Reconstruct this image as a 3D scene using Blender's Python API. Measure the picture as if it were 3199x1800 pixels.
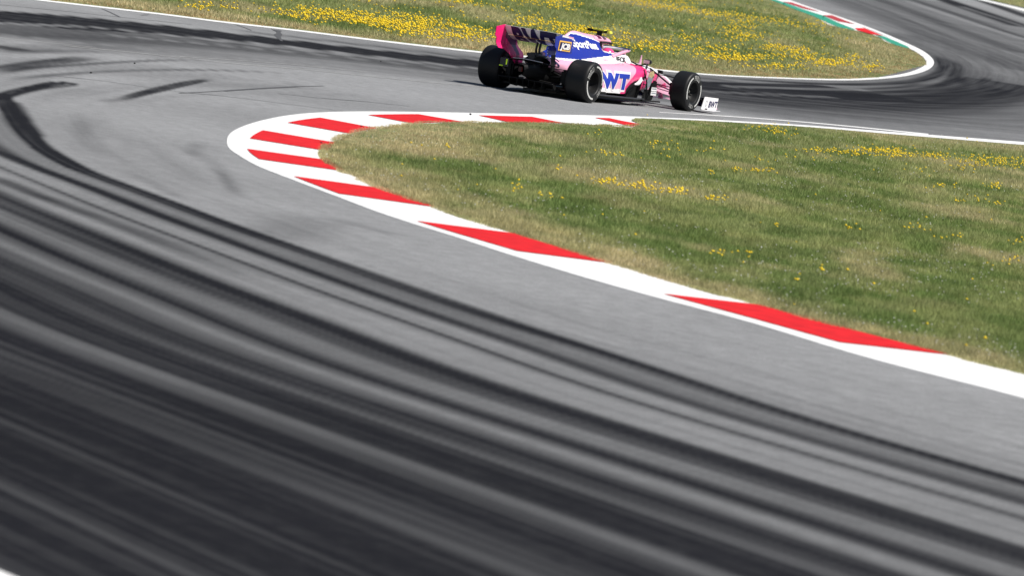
import bpy, bmesh, math, random
import numpy as np
from mathutils import Vector, Matrix
from mathutils.bvhtree import BVHTree

for o in list(bpy.data.objects):
    bpy.data.objects.remove(o)
random.seed(7)
rng = np.random.default_rng(11)
SC = bpy.context.scene
COL = SC.collection

# ------------------------------------------------------------------ camera
W, H = 3199.0, 1800.0
FPX, PITCH, ROLL, CAMH = 20000.0, 0.0658749715, 0.153193989, 3.65596
_fw = np.array([0, math.cos(PITCH), -math.sin(PITCH)])
_r0 = np.array([1.0, 0, 0])
_u0 = np.cross(_r0, _fw)
_r = math.cos(ROLL) * _r0 + math.sin(ROLL) * _u0
_u = -math.sin(ROLL) * _r0 + math.cos(ROLL) * _u0
cd = bpy.data.cameras.new('camera')
cam = bpy.data.objects.new('camera', cd)
COL.objects.link(cam)
m = Matrix.Identity(4)
for i in range(3):
    m[i][0], m[i][1], m[i][2] = _r[i], _u[i], -_fw[i]
m[0][3], m[1][3], m[2][3] = 0, 0, CAMH
cam.matrix_world = m
cd.sensor_width = 36.0
cd.sensor_fit = 'HORIZONTAL'
cd.lens = FPX / W * 36.0
cd.clip_start = 1.0
cd.clip_end = 6000.0
cd.dof.use_dof = True
cd.dof.focus_distance = 100.0
cd.dof.aperture_fstop = 4.5
SC.camera = cam

# ------------------------------------------------------------------ light
SUN_EL = math.radians(53.0)
SUN_DIR = Vector((math.cos(math.radians(-14)), math.sin(math.radians(-14)), 0.0)) * math.cos(SUN_EL)
SUN_DIR.z = math.sin(SUN_EL)
wd = bpy.data.worlds.new('World')
SC.world = wd
wd.use_nodes = True
nt = wd.node_tree
sky = nt.nodes.new('ShaderNodeTexSky')
sky.sky_type = 'NISHITA'
sky.sun_disc = False
sky.sun_elevation = SUN_EL
sky.sun_rotation = math.atan2(SUN_DIR.x, SUN_DIR.y)
bg = nt.nodes['Background']
bg.inputs[1].default_value = 0.06
nt.links.new(sky.outputs[0], bg.inputs[0])
sd = bpy.data.lights.new('sun', 'SUN')
sd.energy = 4.8
sd.angle = math.radians(0.53)
sd.color = (1.0, 0.955, 0.89)
sun = bpy.data.objects.new('sun', sd)
COL.objects.link(sun)
sun.rotation_euler = SUN_DIR.to_track_quat('Z', 'Y').to_euler()
SC.view_settings.view_transform = 'Standard'
SC.view_settings.look = 'None'
SC.view_settings.exposure = 0.25
SC.view_settings.gamma = 1.0
SC.view_settings.use_curve_mapping = False

# ------------------------------------------------------------------ helpers
def ground(px, py, z=0.0):
    """place in the world, at height z, of a point measured on the photograph"""
    d = _fw + (px - W / 2) / FPX * _r + (H / 2 - py) / FPX * _u
    t = (z - CAMH) / d[2]
    return np.array([d[0] * t, d[1] * t])
def gl(pts, z=0.0):
    return np.array([ground(a, b, z) for a, b in pts])
def spline(P, n=8):
    P = np.asarray(P, float)
    Q = np.vstack([2 * P[0] - P[1], P, 2 * P[-1] - P[-2]])
    out = []
    for i in range(1, len(Q) - 2):
        p0, p1, p2, p3 = Q[i - 1], Q[i], Q[i + 1], Q[i + 2]
        # centripetal-like tangents limited by neighbouring spans
        l0 = np.linalg.norm(p1 - p0) ** .5 + 1e-9; l1 = np.linalg.norm(p2 - p1) ** .5 + 1e-9; l2 = np.linalg.norm(p3 - p2) ** .5 + 1e-9
        m1 = l1 * ((p1 - p0) / l0 - (p2 - p0) / (l0 + l1) + (p2 - p1) / l1)
        m2 = l1 * ((p2 - p1) / l1 - (p3 - p1) / (l1 + l2) + (p3 - p2) / l2)
        for k in range(n):
            t = k / n
            out.append((2 * t**3 - 3 * t**2 + 1) * p1 + (t**3 - 2 * t**2 + t) * m1 + (-2 * t**3 + 3 * t**2) * p2 + (t**3 - t**2) * m2)
    out.append(P[-1])
    return np.array(out)
def resample(P, n):
    s = np.r_[0, np.cumsum(np.linalg.norm(np.diff(P, axis=0), axis=1))]
    t = np.linspace(0, s[-1], n)
    return np.stack([np.interp(t, s, P[:, k]) for k in range(P.shape[1])], 1)
def poly_dist(X, Y, P):
    """distance, signed distance (left +) and length along an open polyline"""
    best = np.full(X.shape, 1e9); sg = np.ones(X.shape); al = np.zeros(X.shape)
    s0 = 0.0
    for i in range(len(P) - 1):
        a = P[i]; v = P[i + 1] - a; L = math.hypot(*v)
        if L < 1e-6: continue
        t = ((X - a[0]) * v[0] + (Y - a[1]) * v[1]) / (L * L)
        lo = -1e3 if i == 0 else 0.0; hi = 1e3 if i == len(P) - 2 else 1.0
        t = np.clip(t, lo, hi)
        dx = X - a[0] - t * v[0]; dy = Y - a[1] - t * v[1]
        d = np.hypot(dx, dy); c = v[0] * dy - v[1] * dx
        k = d < best
        best[k] = d[k]; sg[k] = np.sign(c)[k]; al[k] = (s0 + t * L)[k]
        s0 += L
    return best, best * sg, al
def seg_dist(X, Y, P):
    """distance to a polyline with real ends, and 0..1 along it"""
    best = np.full(X.shape, 1e9); al = np.zeros(X.shape); s0 = 0.0
    tot = np.linalg.norm(np.diff(P, axis=0), axis=1).sum()
    for i in range(len(P) - 1):
        a = P[i]; v = P[i + 1] - a; L = math.hypot(*v)
        if L < 1e-6: continue
        t = np.clip(((X - a[0]) * v[0] + (Y - a[1]) * v[1]) / (L * L), 0, 1)
        d = np.hypot(X - a[0] - t * v[0], Y - a[1] - t * v[1])
        k = d < best
        best[k] = d[k]; al[k] = (s0 + t * L)[k] / tot
        s0 += L
    return best, al
def inside(X, Y, P):
    r = np.zeros(X.shape, bool); n = len(P)
    j = n - 1
    for i in range(n):
        xi, yi = P[i]; xj, yj = P[j]
        if yi != yj:
            c = ((yi > Y) != (yj > Y)) & (X < (xj - xi) * (Y - yi) / (yj - yi) + xi)
            r ^= c
        j = i
    return r
def vnoise(X, Y, seed=0):
    xi = np.floor(X).astype(np.int64); yi = np.floor(Y).astype(np.int64)
    fx = X - xi; fy = Y - yi
    def h(a, b):
        v = (a * 374761393 + b * 668265263 + seed * 1442695041) & 0x7fffffff
        v = ((v ^ (v >> 13)) * 1274126177) & 0x7fffffff
        return ((v ^ (v >> 16)) & 0xffff) / 65535.0
    fx = fx * fx * (3 - 2 * fx); fy = fy * fy * (3 - 2 * fy)
    return (h(xi, yi) * (1 - fx) + h(xi + 1, yi) * fx) * (1 - fy) + (h(xi, yi + 1) * (1 - fx) + h(xi + 1, yi + 1) * fx) * fy
def fbm(X, Y, seed=0, o=3):
    s = 0; a = .5; t = 0
    for i in range(o):
        s = s + a * vnoise(X * 2**i, Y * 2**i, seed + i * 17); t += a; a *= .5
    return s / t
def sm(a, b, x):
    t = np.clip((x - a) / (b - a), 0, 1)
    return t * t * (3 - 2 * t)

def link(name, me, mats=(), parent=None):
    o = bpy.data.objects.new(name, me)
    COL.objects.link(o)
    for mt in (mats if isinstance(mats, (list, tuple)) else [mats]):
        if len(me.materials) < len(mats if isinstance(mats, (list, tuple)) else [mats]):
            me.materials.append(mt)
    if parent: o.parent = parent
    return o
def mesh(name, v, f, smooth=False):
    me = bpy.data.meshes.new(name)
    me.from_pydata([tuple(map(float, p)) for p in v], [], [tuple(map(int, q)) for q in f])
    me.update()
    if smooth: me.shade_smooth()
    return me
def np_mesh(name, V, F, smooth=False):
    """large triangle or quad mesh from numpy arrays"""
    me = bpy.data.meshes.new(name)
    n = F.shape[1]
    me.vertices.add(len(V)); me.vertices.foreach_set('co', V.astype(np.float32).ravel())
    me.loops.add(F.size); me.loops.foreach_set('vertex_index', F.astype(np.int32).ravel())
    me.polygons.add(len(F)); me.polygons.foreach_set('loop_start', np.arange(0, F.size, n, dtype=np.int32))
    me.update(calc_edges=True)
    if smooth: me.shade_smooth()
    return me
def structure(o): o['kind'] = 'structure'; return o
def tag(o, label, cat, group=None):
    o['label'] = label; o['category'] = cat
    if group: o['group'] = group
    return o

# ------------------------------------------------------------------ materials
def mat(name, color, rough=.5, metal=0.0, coat=0.0, spec=.5, noise=None, bump=None):
    """principled material; noise = (scale, amount) breaks up colour, bump = (scale, strength)"""
    mt = bpy.data.materials.new(name); mt.use_nodes = True
    n = mt.node_tree; b = n.nodes['Principled BSDF']
    b.inputs['Base Color'].default_value = (*color, 1); b.inputs['Roughness'].default_value = rough
    b.inputs['Metallic'].default_value = metal; b.inputs['Coat Weight'].default_value = coat
    b.inputs['Coat Roughness'].default_value = .08
    b.inputs['Specular IOR Level'].default_value = spec
    tc = n.nodes.new('ShaderNodeTexCoord')
    sc, am = noise or (14.0, .06)
    tx = n.nodes.new('ShaderNodeTexNoise'); tx.inputs['Scale'].default_value = sc; tx.inputs['Detail'].default_value = 5
    n.links.new(tc.outputs['Object'], tx.inputs['Vector'])
    mx = n.nodes.new('ShaderNodeMix'); mx.data_type = 'RGBA'; mx.blend_type = 'MULTIPLY'
    mx.inputs['Factor'].default_value = 1.0
    rp = n.nodes.new('ShaderNodeMapRange'); rp.inputs['From Min'].default_value = .3; rp.inputs['From Max'].default_value = .7
    rp.inputs['To Min'].default_value = 1 - am; rp.inputs['To Max'].default_value = 1 + am * .4
    n.links.new(tx.outputs['Fac'], rp.inputs['Value'])
    mx.inputs['A'].default_value = (*color, 1); n.links.new(rp.outputs[0], mx.inputs['B'])
    n.links.new(mx.outputs['Result'], b.inputs['Base Color'])
    if bump:
        t2 = n.nodes.new('ShaderNodeTexNoise'); t2.inputs['Scale'].default_value = bump[0]; t2.inputs['Detail'].default_value = 3
        n.links.new(tc.outputs['Object'], t2.inputs['Vector'])
        bp = n.nodes.new('ShaderNodeBump'); bp.inputs['Strength'].default_value = bump[1]; bp.inputs['Distance'].default_value = .01
        n.links.new(t2.outputs['Fac'], bp.inputs['Height']); n.links.new(bp.outputs[0], b.inputs['Normal'])
    return mt

M = {}
M['white_paint'] = mat('white_road_paint', (.78, .78, .77), .8, spec=.2, noise=(4., .12))
M['red_paint'] = mat('red_road_paint', (.66, .012, .016), .75, spec=.2, noise=(5., .2))
M['green_paint'] = mat('green_road_paint', (.02, .30, .19), .7, noise=(2., .12))
M['dark_red_paint'] = mat('dull_red_road_paint', (.42, .03, .035), .7, noise=(2., .12))
M['pink'] = mat('pale_pink_paint', (.78, .39, .53), .36, coat=.2)
M['hot'] = mat('hot_pink_paint', (.83, .03, .20), .34, coat=.25)
M['rim_pink'] = mat('endplate_pink_paint', (.80, .012, .16), .4, coat=.15)
M['plum'] = mat('dark_plum', (.10, .008, .05), .35, coat=.3)
M['blue'] = mat('royal_blue_paint', (.006, .022, .30), .36, coat=.25)
M['navy'] = mat('navy_lettering', (.012, .010, .075), .45)
M['lblue'] = mat('blue_lettering', (.006, .03, .36), .45)
M['white'] = mat('white_body_paint', (.86, .84, .85), .34, coat=.25)
M['silver'] = mat('silver_paint', (.62, .62, .66), .4, coat=.2)
M['carbon'] = mat('carbon_fibre', (.006, .006, .0065), .55, spec=.3, noise=(90, .3))
M['carbon2'] = mat('grey_carbon', (.028, .029, .033), .5, noise=(60, .3))
M['metal'] = mat('bare_metal', (.5, .5, .5), .35, metal=1.0)
M['rubber'] = mat('tyre_rubber', (.008, .008, .0085), .54, spec=.38, noise=(9, .25), bump=(40, .05))
M['rubber_side'] = mat('tyre_sidewall', (.008, .008, .009), .5, spec=.3, noise=(20, .2))
M['tyre_white'] = mat('tyre_marking', (.62, .62, .60), .7, noise=(30, .25))
M['tyre_text'] = mat('tyre_lettering_grey', (.30, .30, .29), .7, noise=(30, .3))
M['yellow'] = mat('yellow_plastic', (.78, .80, .10), .5)
M['lime'] = mat('lime_tape', (.55, .80, .03), .5)
M['amber'] = mat('amber_frame', (.86, .50, .10), .45)
M['tan'] = mat('tan_label', (.55, .42, .22), .5, noise=(40, .4))
M['slate'] = mat('slate_paint', (.22, .26, .29), .45, noise=(20, .3))
M['helmet'] = mat('helmet_pink', (.88, .06, .25), .25, coat=.6)
M['visor'] = mat('visor', (.01, .01, .012), .1, coat=1)
M['suit'] = mat('race_suit', (.75, .30, .45), .8)
M['skin'] = mat('glove', (.05, .05, .06), .7)
M['redlamp'] = mat('rear_lamp_lens', (.03, .003, .003), .4)

def asphalt_material():
    mt = bpy.data.materials.new('asphalt'); mt.use_nodes = True
    n = mt.node_tree; L = n.links; b = n.nodes['Principled BSDF']
    def N(t): return n.nodes.new(t)
    at = N('ShaderNodeAttribute'); at.attribute_name = 'rubber'
    fl = N('ShaderNodeAttribute'); fl.attribute_name = 'flow'
    tc = N('ShaderNodeTexCoord')
    # broad tonal drift of the laid asphalt
    n1 = N('ShaderNodeTexNoise'); n1.inputs['Scale'].default_value = .22; n1.inputs['Detail'].default_value = 4
    L.new(tc.outputs['Object'], n1.inputs['Vector'])
    n2 = N('ShaderNodeTexNoise'); n2.inputs['Scale'].default_value = 5; n2.inputs['Detail'].default_value = 6; n2.inputs['Roughness'].default_value = .75
    L.new(tc.outputs['Object'], n2.inputs['Vector'])
    n3 = N('ShaderNodeTexNoise'); n3.inputs['Scale'].default_value = 55; n3.inputs['Detail'].default_value = 2
    L.new(tc.outputs['Object'], n3.inputs['Vector'])
    mp = N('ShaderNodeMapping'); mp.inputs['Scale'].default_value = (.05, 7.0, 1.0)
    L.new(fl.outputs['Vector'], mp.inputs['Vector'])
    n4 = N('ShaderNodeTexNoise'); n4.inputs['Scale'].default_value = 1.0; n4.inputs['Detail'].default_value = 4; n4.inputs['Roughness'].default_value = .6
    L.new(mp.outputs[0], n4.inputs['Vector'])
    def math_(op, a, bb, clamp=False):
        q = N('ShaderNodeMath'); q.operation = op; q.use_clamp = clamp
        for i, v in enumerate((a, bb)):
            if isinstance(v, (int, float)): q.inputs[i].default_value = v
            else: L.new(v, q.inputs[i])
        return q.outputs[0]
    def rng_(v, a, bb, c, d):
        q = N('ShaderNodeMapRange')
        for i, x in zip((1, 2, 3, 4), (a, bb, c, d)): q.inputs[i].default_value = x
        L.new(v, q.inputs[0]); return q.outputs[0]
    grain = math_('MULTIPLY', rng_(n2.outputs['Fac'], .3, .7, .76, 1.20), rng_(n3.outputs['Fac'], .3, .7, .74, 1.24))
    grain = math_('MULTIPLY', grain, rng_(n1.outputs['Fac'], .3, .7, .87, 1.08))
    # thin streaks carried along the racing line; the amount is stored with the flow
    sep = N('ShaderNodeSeparateXYZ'); L.new(fl.outputs['Vector'], sep.inputs[0])
    st = math_('MULTIPLY', math_('SUBTRACT', n4.outputs['Fac'], .5), sep.outputs['Z'])
    rub = math_('ADD', at.outputs['Fac'], math_('MULTIPLY', st, rng_(at.outputs['Fac'], 0.0, .3, .35, 1.0)), True)
    rub = math_('MULTIPLY', rub, rng_(n2.outputs['Fac'], .3, .7, .94, 1.05), True)
    mx = N('ShaderNodeMix'); mx.data_type = 'RGBA'
    L.new(rub, mx.inputs['Factor'])
    mx.inputs['A'].default_value = (.248, .252, .257, 1); mx.inputs['B'].default_value = (.010, .010, .0125, 1)
    m2 = N('ShaderNodeMix'); m2.data_type = 'RGBA'; m2.blend_type = 'MULTIPLY'; m2.inputs['Factor'].default_value = 1
    L.new(mx.outputs['Result'], m2.inputs['A']); L.new(grain, m2.inputs['B'])
    L.new(m2.outputs['Result'], b.inputs['Base Color'])
    b.inputs['Roughness'].default_value = .95
    b.inputs['Specular IOR Level'].default_value = .06
    bp = N('ShaderNodeBump'); bp.inputs['Strength'].default_value = .25; bp.inputs['Distance'].default_value = .004
    L.new(n3.outputs['Fac'], bp.inputs['Height']); L.new(bp.outputs[0], b.inputs['Normal'])
    return mt
M['asphalt'] = asphalt_material()
M['seam'] = mat('tar_seam', (.07, .07, .073), .8)
M['joint'] = mat('pale_joint', (.42, .42, .41), .85, noise=(3, .3))

def turf_material(name, g1, g2, dry):
    mt = bpy.data.materials.new(name); mt.use_nodes = True
    n = mt.node_tree; L = n.links; b = n.nodes['Principled BSDF']
    tc = n.nodes.new('ShaderNodeTexCoord')
    a = n.nodes.new('ShaderNodeTexNoise'); a.inputs['Scale'].default_value = .6; a.inputs['Detail'].default_value = 6
    c = n.nodes.new('ShaderNodeTexNoise'); c.inputs['Scale'].default_value = 5; c.inputs['Detail'].default_value = 5
    for q in (a, c): L.new(tc.outputs['Object'], q.inputs['Vector'])
    r = n.nodes.new('ShaderNodeValToRGB'); r.color_ramp.elements[0].position = .35; r.color_ramp.elements[1].position = .68
    r.color_ramp.elements[0].color = (*g1, 1); r.color_ramp.elements[1].color = (*dry, 1)
    e = r.color_ramp.elements.new(.5); e.color = (*g2, 1)
    L.new(a.outputs['Fac'], r.inputs[0])
    mx = n.nodes.new('ShaderNodeMix'); mx.data_type = 'RGBA'; mx.blend_type = 'OVERLAY'; mx.inputs['Factor'].default_value = .6
    L.new(r.outputs[0], mx.inputs['A']); L.new(c.outputs['Fac'], mx.inputs['B'])
    L.new(mx.outputs['Result'], b.inputs['Base Color']); b.inputs['Roughness'].default_value = .95
    b.inputs['Specular IOR Level'].default_value = .1
    return mt
M['turf'] = turf_material('turf', (.11, .14, .05), (.18, .19, .08), (.32, .27, .14))
def blade_material():
    mt = bpy.data.materials.new('grass_blade'); mt.use_nodes = True
    n = mt.node_tree; b = n.nodes['Principled BSDF']
    at = n.nodes.new('ShaderNodeAttribute'); at.attribute_name = 'tint'
    n.links.new(at.outputs['Color'], b.inputs['Base Color'])
    b.inputs['Roughness'].default_value = .7; b.inputs['Specular IOR Level'].default_value = .25
    tr = n.nodes.new('ShaderNodeBsdfTranslucent'); n.links.new(at.outputs['Color'], tr.inputs['Color'])
    mx = n.nodes.new('ShaderNodeMixShader'); mx.inputs[0].default_value = .35
    n.links.new(b.outputs[0], mx.inputs[1]); n.links.new(tr.outputs[0], mx.inputs[2])
    n.links.new(mx.outputs[0], n.nodes['Material Output'].inputs[0])
    return mt
M['blade'] = blade_material()
M['petal'] = mat('yellow_petals', (.97, .68, .012), .7, noise=(3, .25))
M['clover'] = mat('white_clover', (.68, .68, .60), .8)
M['pebble'] = mat('dark_pebble', (.03, .03, .03), .9)

# ------------------------------------------------------------------ outlines measured on the photograph
q1 = lambda L: [(a * .6211, b * .6211) for a, b in L]
q3 = lambda L: [(a * .6211, 900 + b * .6211) for a, b in L]
q4 = lambda L: [(1600 + a * .6212, 900 + b * .6212) for a, b in L]
z5 = lambda L: [(650 + a * .3175, 320 + b * .3175) for a, b in L]
z6 = lambda L: [(2200 + a * .3878, b * .3878) for a, b in L]
z7 = lambda L: [(a * .3494, b * .3494) for a, b in L]
# near kerb: A outer edge, B inner edge of the white border, C edge against the grass
A_px = [(3900, 1440), (3550, 1345), (3199, 1245), (2718, 1120), (2345, 1008), (1942, 900), (1600, 798), (1429, 742), (1304, 703), (1180, 662), (1056, 615), (932, 568),
        (807, 519), (745, 484), (717, 464), (709, 444), (716, 420), (745, 400), (809, 378), (901, 359.5), (994, 351), (1118, 347.5), (1242, 348), (1400, 350.5), (1600, 355), (1854, 360), (2000, 364)]
B_px = [(3900, 1408), (3550, 1318), (3199, 1222), (2625, 1071), (2345, 994), (2072, 919), (1615, 785), (1301, 691), (1060, 606), (917, 551), (809, 497), (772, 465), (780, 433), (820, 408),
        (898, 383.5), (998, 368), (1145, 359.5), (1304, 357), (1494, 360.5), (1662, 365), (1858, 368), (2004, 372)]
C_px = [(3900, 1340), (3550, 1255), (3199, 1167), (2967, 1111), (2373, 955), (1930, 829), (1602, 730), (1450, 679), (1361, 649), (1190, 588), (1079, 537), (1031, 504), (1024, 472), (1047, 447),
        (1094, 418.5), (1177, 401), (1285, 387), (1434, 382), (1590, 383), (1767, 386), (1900, 392), (1965, 396), (2003, 388)]
A = spline(gl(A_px, .003), 6); B = spline(gl(B_px, .012), 6); C = spline(gl(C_px, .04), 6)
# far edge of the racing surface: E outside of the white band, Ei inside
E_px = [(-700, -95), (-300, -49), (119, 0)] + z7([(900, 65), (1500, 135), (2000, 200), (2576, 265)]) + [(1200, 130), (1490, 163), (1800, 193), (2060, 220)] + \
    z6([(0, 600), (600, 630), (1100, 645), (1400, 635), (1650, 605), (1800, 560), (1850, 510), (1830, 460), (1750, 400), (1600, 330), (1400, 245), (1100, 135), (900, 70), (700, 0), (560, -50), (420, -100)])
Ei_px = [(-700, -100), (-300, -54), (119, -5)] + z7([(900, 50), (1500, 120), (2000, 185), (2576, 250)]) + [(1200, 124.5), (1490, 157.5), (1800, 187.5), (2060, 215)] + \
    z6([(0, 589), (600, 619), (1100, 632), (1400, 620), (1600, 592), (1720, 555), (1783, 515), (1775, 470), (1690, 405), (1560, 333), (1370, 248), (1080, 142), (880, 76), (680, 5), (540, -46), (400, -97)])
E = spline(gl(E_px, .004), 5); Ei = spline(gl(Ei_px, .004), 5)
S1_px = q1([(20, 500), (60, 580), (120, 660), (220, 750), (400, 850), (600, 925), (800, 1000), (1000, 1075), (1200, 1150), (1500, 1255), (1800, 1360), (2000, 1430)]) + \
    q4([(0, 180), (600, 375), (1200, 580), (1800, 760), (2574, 980)])
S1 = resample(spline(gl(S1_px), 5), 90)
for _ in range(14):
    S1[1:-1] = .25 * S1[:-2] + .5 * S1[1:-1] + .25 * S1[2:]

# ------------------------------------------------------------------ ground sheet
gv = [(-3000, -300, -.05), (3000, -300, -.05), (3000, 4500, -.05), (-3000, 4500, -.05)]
structure(link('ground', mesh('ground', gv, [(0, 1, 2, 3)]), M['turf']))

# ------------------------------------------------------------------ track with its rubber marks
NU, NR = 640, 520
u = np.concatenate([np.linspace(-1.6, -.1, 14)[:-1], np.linspace(-.1, .1, NU), np.linspace(.1, 1.6, 14)[1:]])
inv = np.concatenate([np.linspace(1 / 3., 1 / 25., 12)[:-1], np.linspace(1 / 25., 1 / 125., 430)[:-1], np.linspace(1 / 125., 1 / 450., 230)[:-1], np.linspace(1 / 450., 1 / 800., 12)])
Yg = (1 / inv)[:, None] * np.ones_like(u)[None, :]
Xg = Yg * u[None, :]
X, Y = Xg.ravel(), Yg.ravel()
rub = np.zeros(X.shape)
flow = np.zeros((len(X), 3))
near = (Y < 92)
# ---- foreground: bands at fixed offsets from the first dark tyre line
xs, ys = X[near], Y[near]
_, sdist, al = poly_dist(xs, ys, S1)
e = -sdist / (1 + .012 * (np.clip(al, 8, 50) - 30))
wob = (fbm(al * .05, e * .8, 3) - .5) * .07
ee = e + wob
ks = [-9, -.30, -.19, -.08, .08, .20, .34, .55, .62, .72, .84, .96, 1.06, 1.16, 1.36, 1.43, 1.52, 1.64, 1.95, 2.05, 2.15, 2.36, 2.50, 2.75, 3.02, 3.16, 3.32, 3.46, 3.62, 3.76, 3.92, 4.05, 4.20, 4.40, 4.72, 4.90, 5.08, 5.40, 5.72, 5.84, 5.93, 6.04, 6.18, 6.6, 6.98, 7.2, 7.42, 7.8, 8.25, 8.5, 8.75, 9.3, 9.7, 10.05, 10.4, 30]
kv = [0, .03, .40, .95, .95, .68, .50, .54, .74, .95, .93, .54, .30, .28, .48, .93, .60, .30, .27, .38, .28, .40, .94, .97, .96, .66, .46, .60, .94, .97, .78, .46, .56, .90, .88, .82, .94, .97, .94, .68, .55, .70, .95, .98, .96, .86, .96, .98, .97, .88, .96, .93, .95, .97, .95, .95]
prof = np.interp(ee, ks, kv)
# the bands thin out towards the upper left, where the track opens
fade = .80 + .20 * sm(6, 24, al)
side = fbm(al * .05 + 3, ee * 2.1, 9)
pr = prof * fade * (.96 + .10 * side)
# light bluish sweep just above the first line
pr = np.maximum(pr, .13 * np.exp(-((ee + .9) / .8) ** 2) * (.6 + .8 * fbm(al * .08, ee * 3, 21)))
pr *= sm(0, 5, al)
fine = fbm(al * .05 + 9, e * 9.0, 63, 3) - .5
fine2 = sm(.60, .78, fbm(al * .035 + 2, e * 5.5, 88, 2))      # thin pale lines
fine = fine + .8 * (fbm(al * .06 + 31, e * 19.0, 7, 2) - .5) * sm(2.0, 3.0, e)
pr = np.clip(pr + fine * (.17 * sm(.15, .5, pr) + .10 * sm(-3.2, -.2, e)), 0, 1)
pr = pr * (1 - .10 * fine2 * sm(2.2, 3.2, e))
_, sA, aA = poly_dist(xs, ys, A)
arcs = sm(.50, .72, fbm(aA * .055, np.abs(sA) * 2.6, 17, 4)) * .20 * sm(.5, 2.0, np.abs(sA)) * sm(14, 5, np.abs(sA))
pr = np.maximum(pr, arcs * sm(1.0, -.2, e) + pr * .9)
pr = pr + (1 - pr) * .30 * sm(3.0, 6.5, e) * sm(10, 20, al)     # the oldest rubber, worked in across the outer half
rub[near] = np.clip(pr, 0, 1)
flow[near, 0] = al; flow[near, 1] = e
flow[near, 2] = np.where(e > -.4, .34, .22) * sm(92, 78, ys) * sm(-2, 10, al) + .12
# ---- far side: bands along the far edge line
far = ~near
xs, ys = X[far], Y[far]
_, sE, aE = poly_dist(xs, ys, E)
eE = -sE
flow[far, 0] = aE; flow[far, 1] = eE * .7 + 40
flow[far, 2] = .55 * sm(92, 104, ys)
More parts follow.
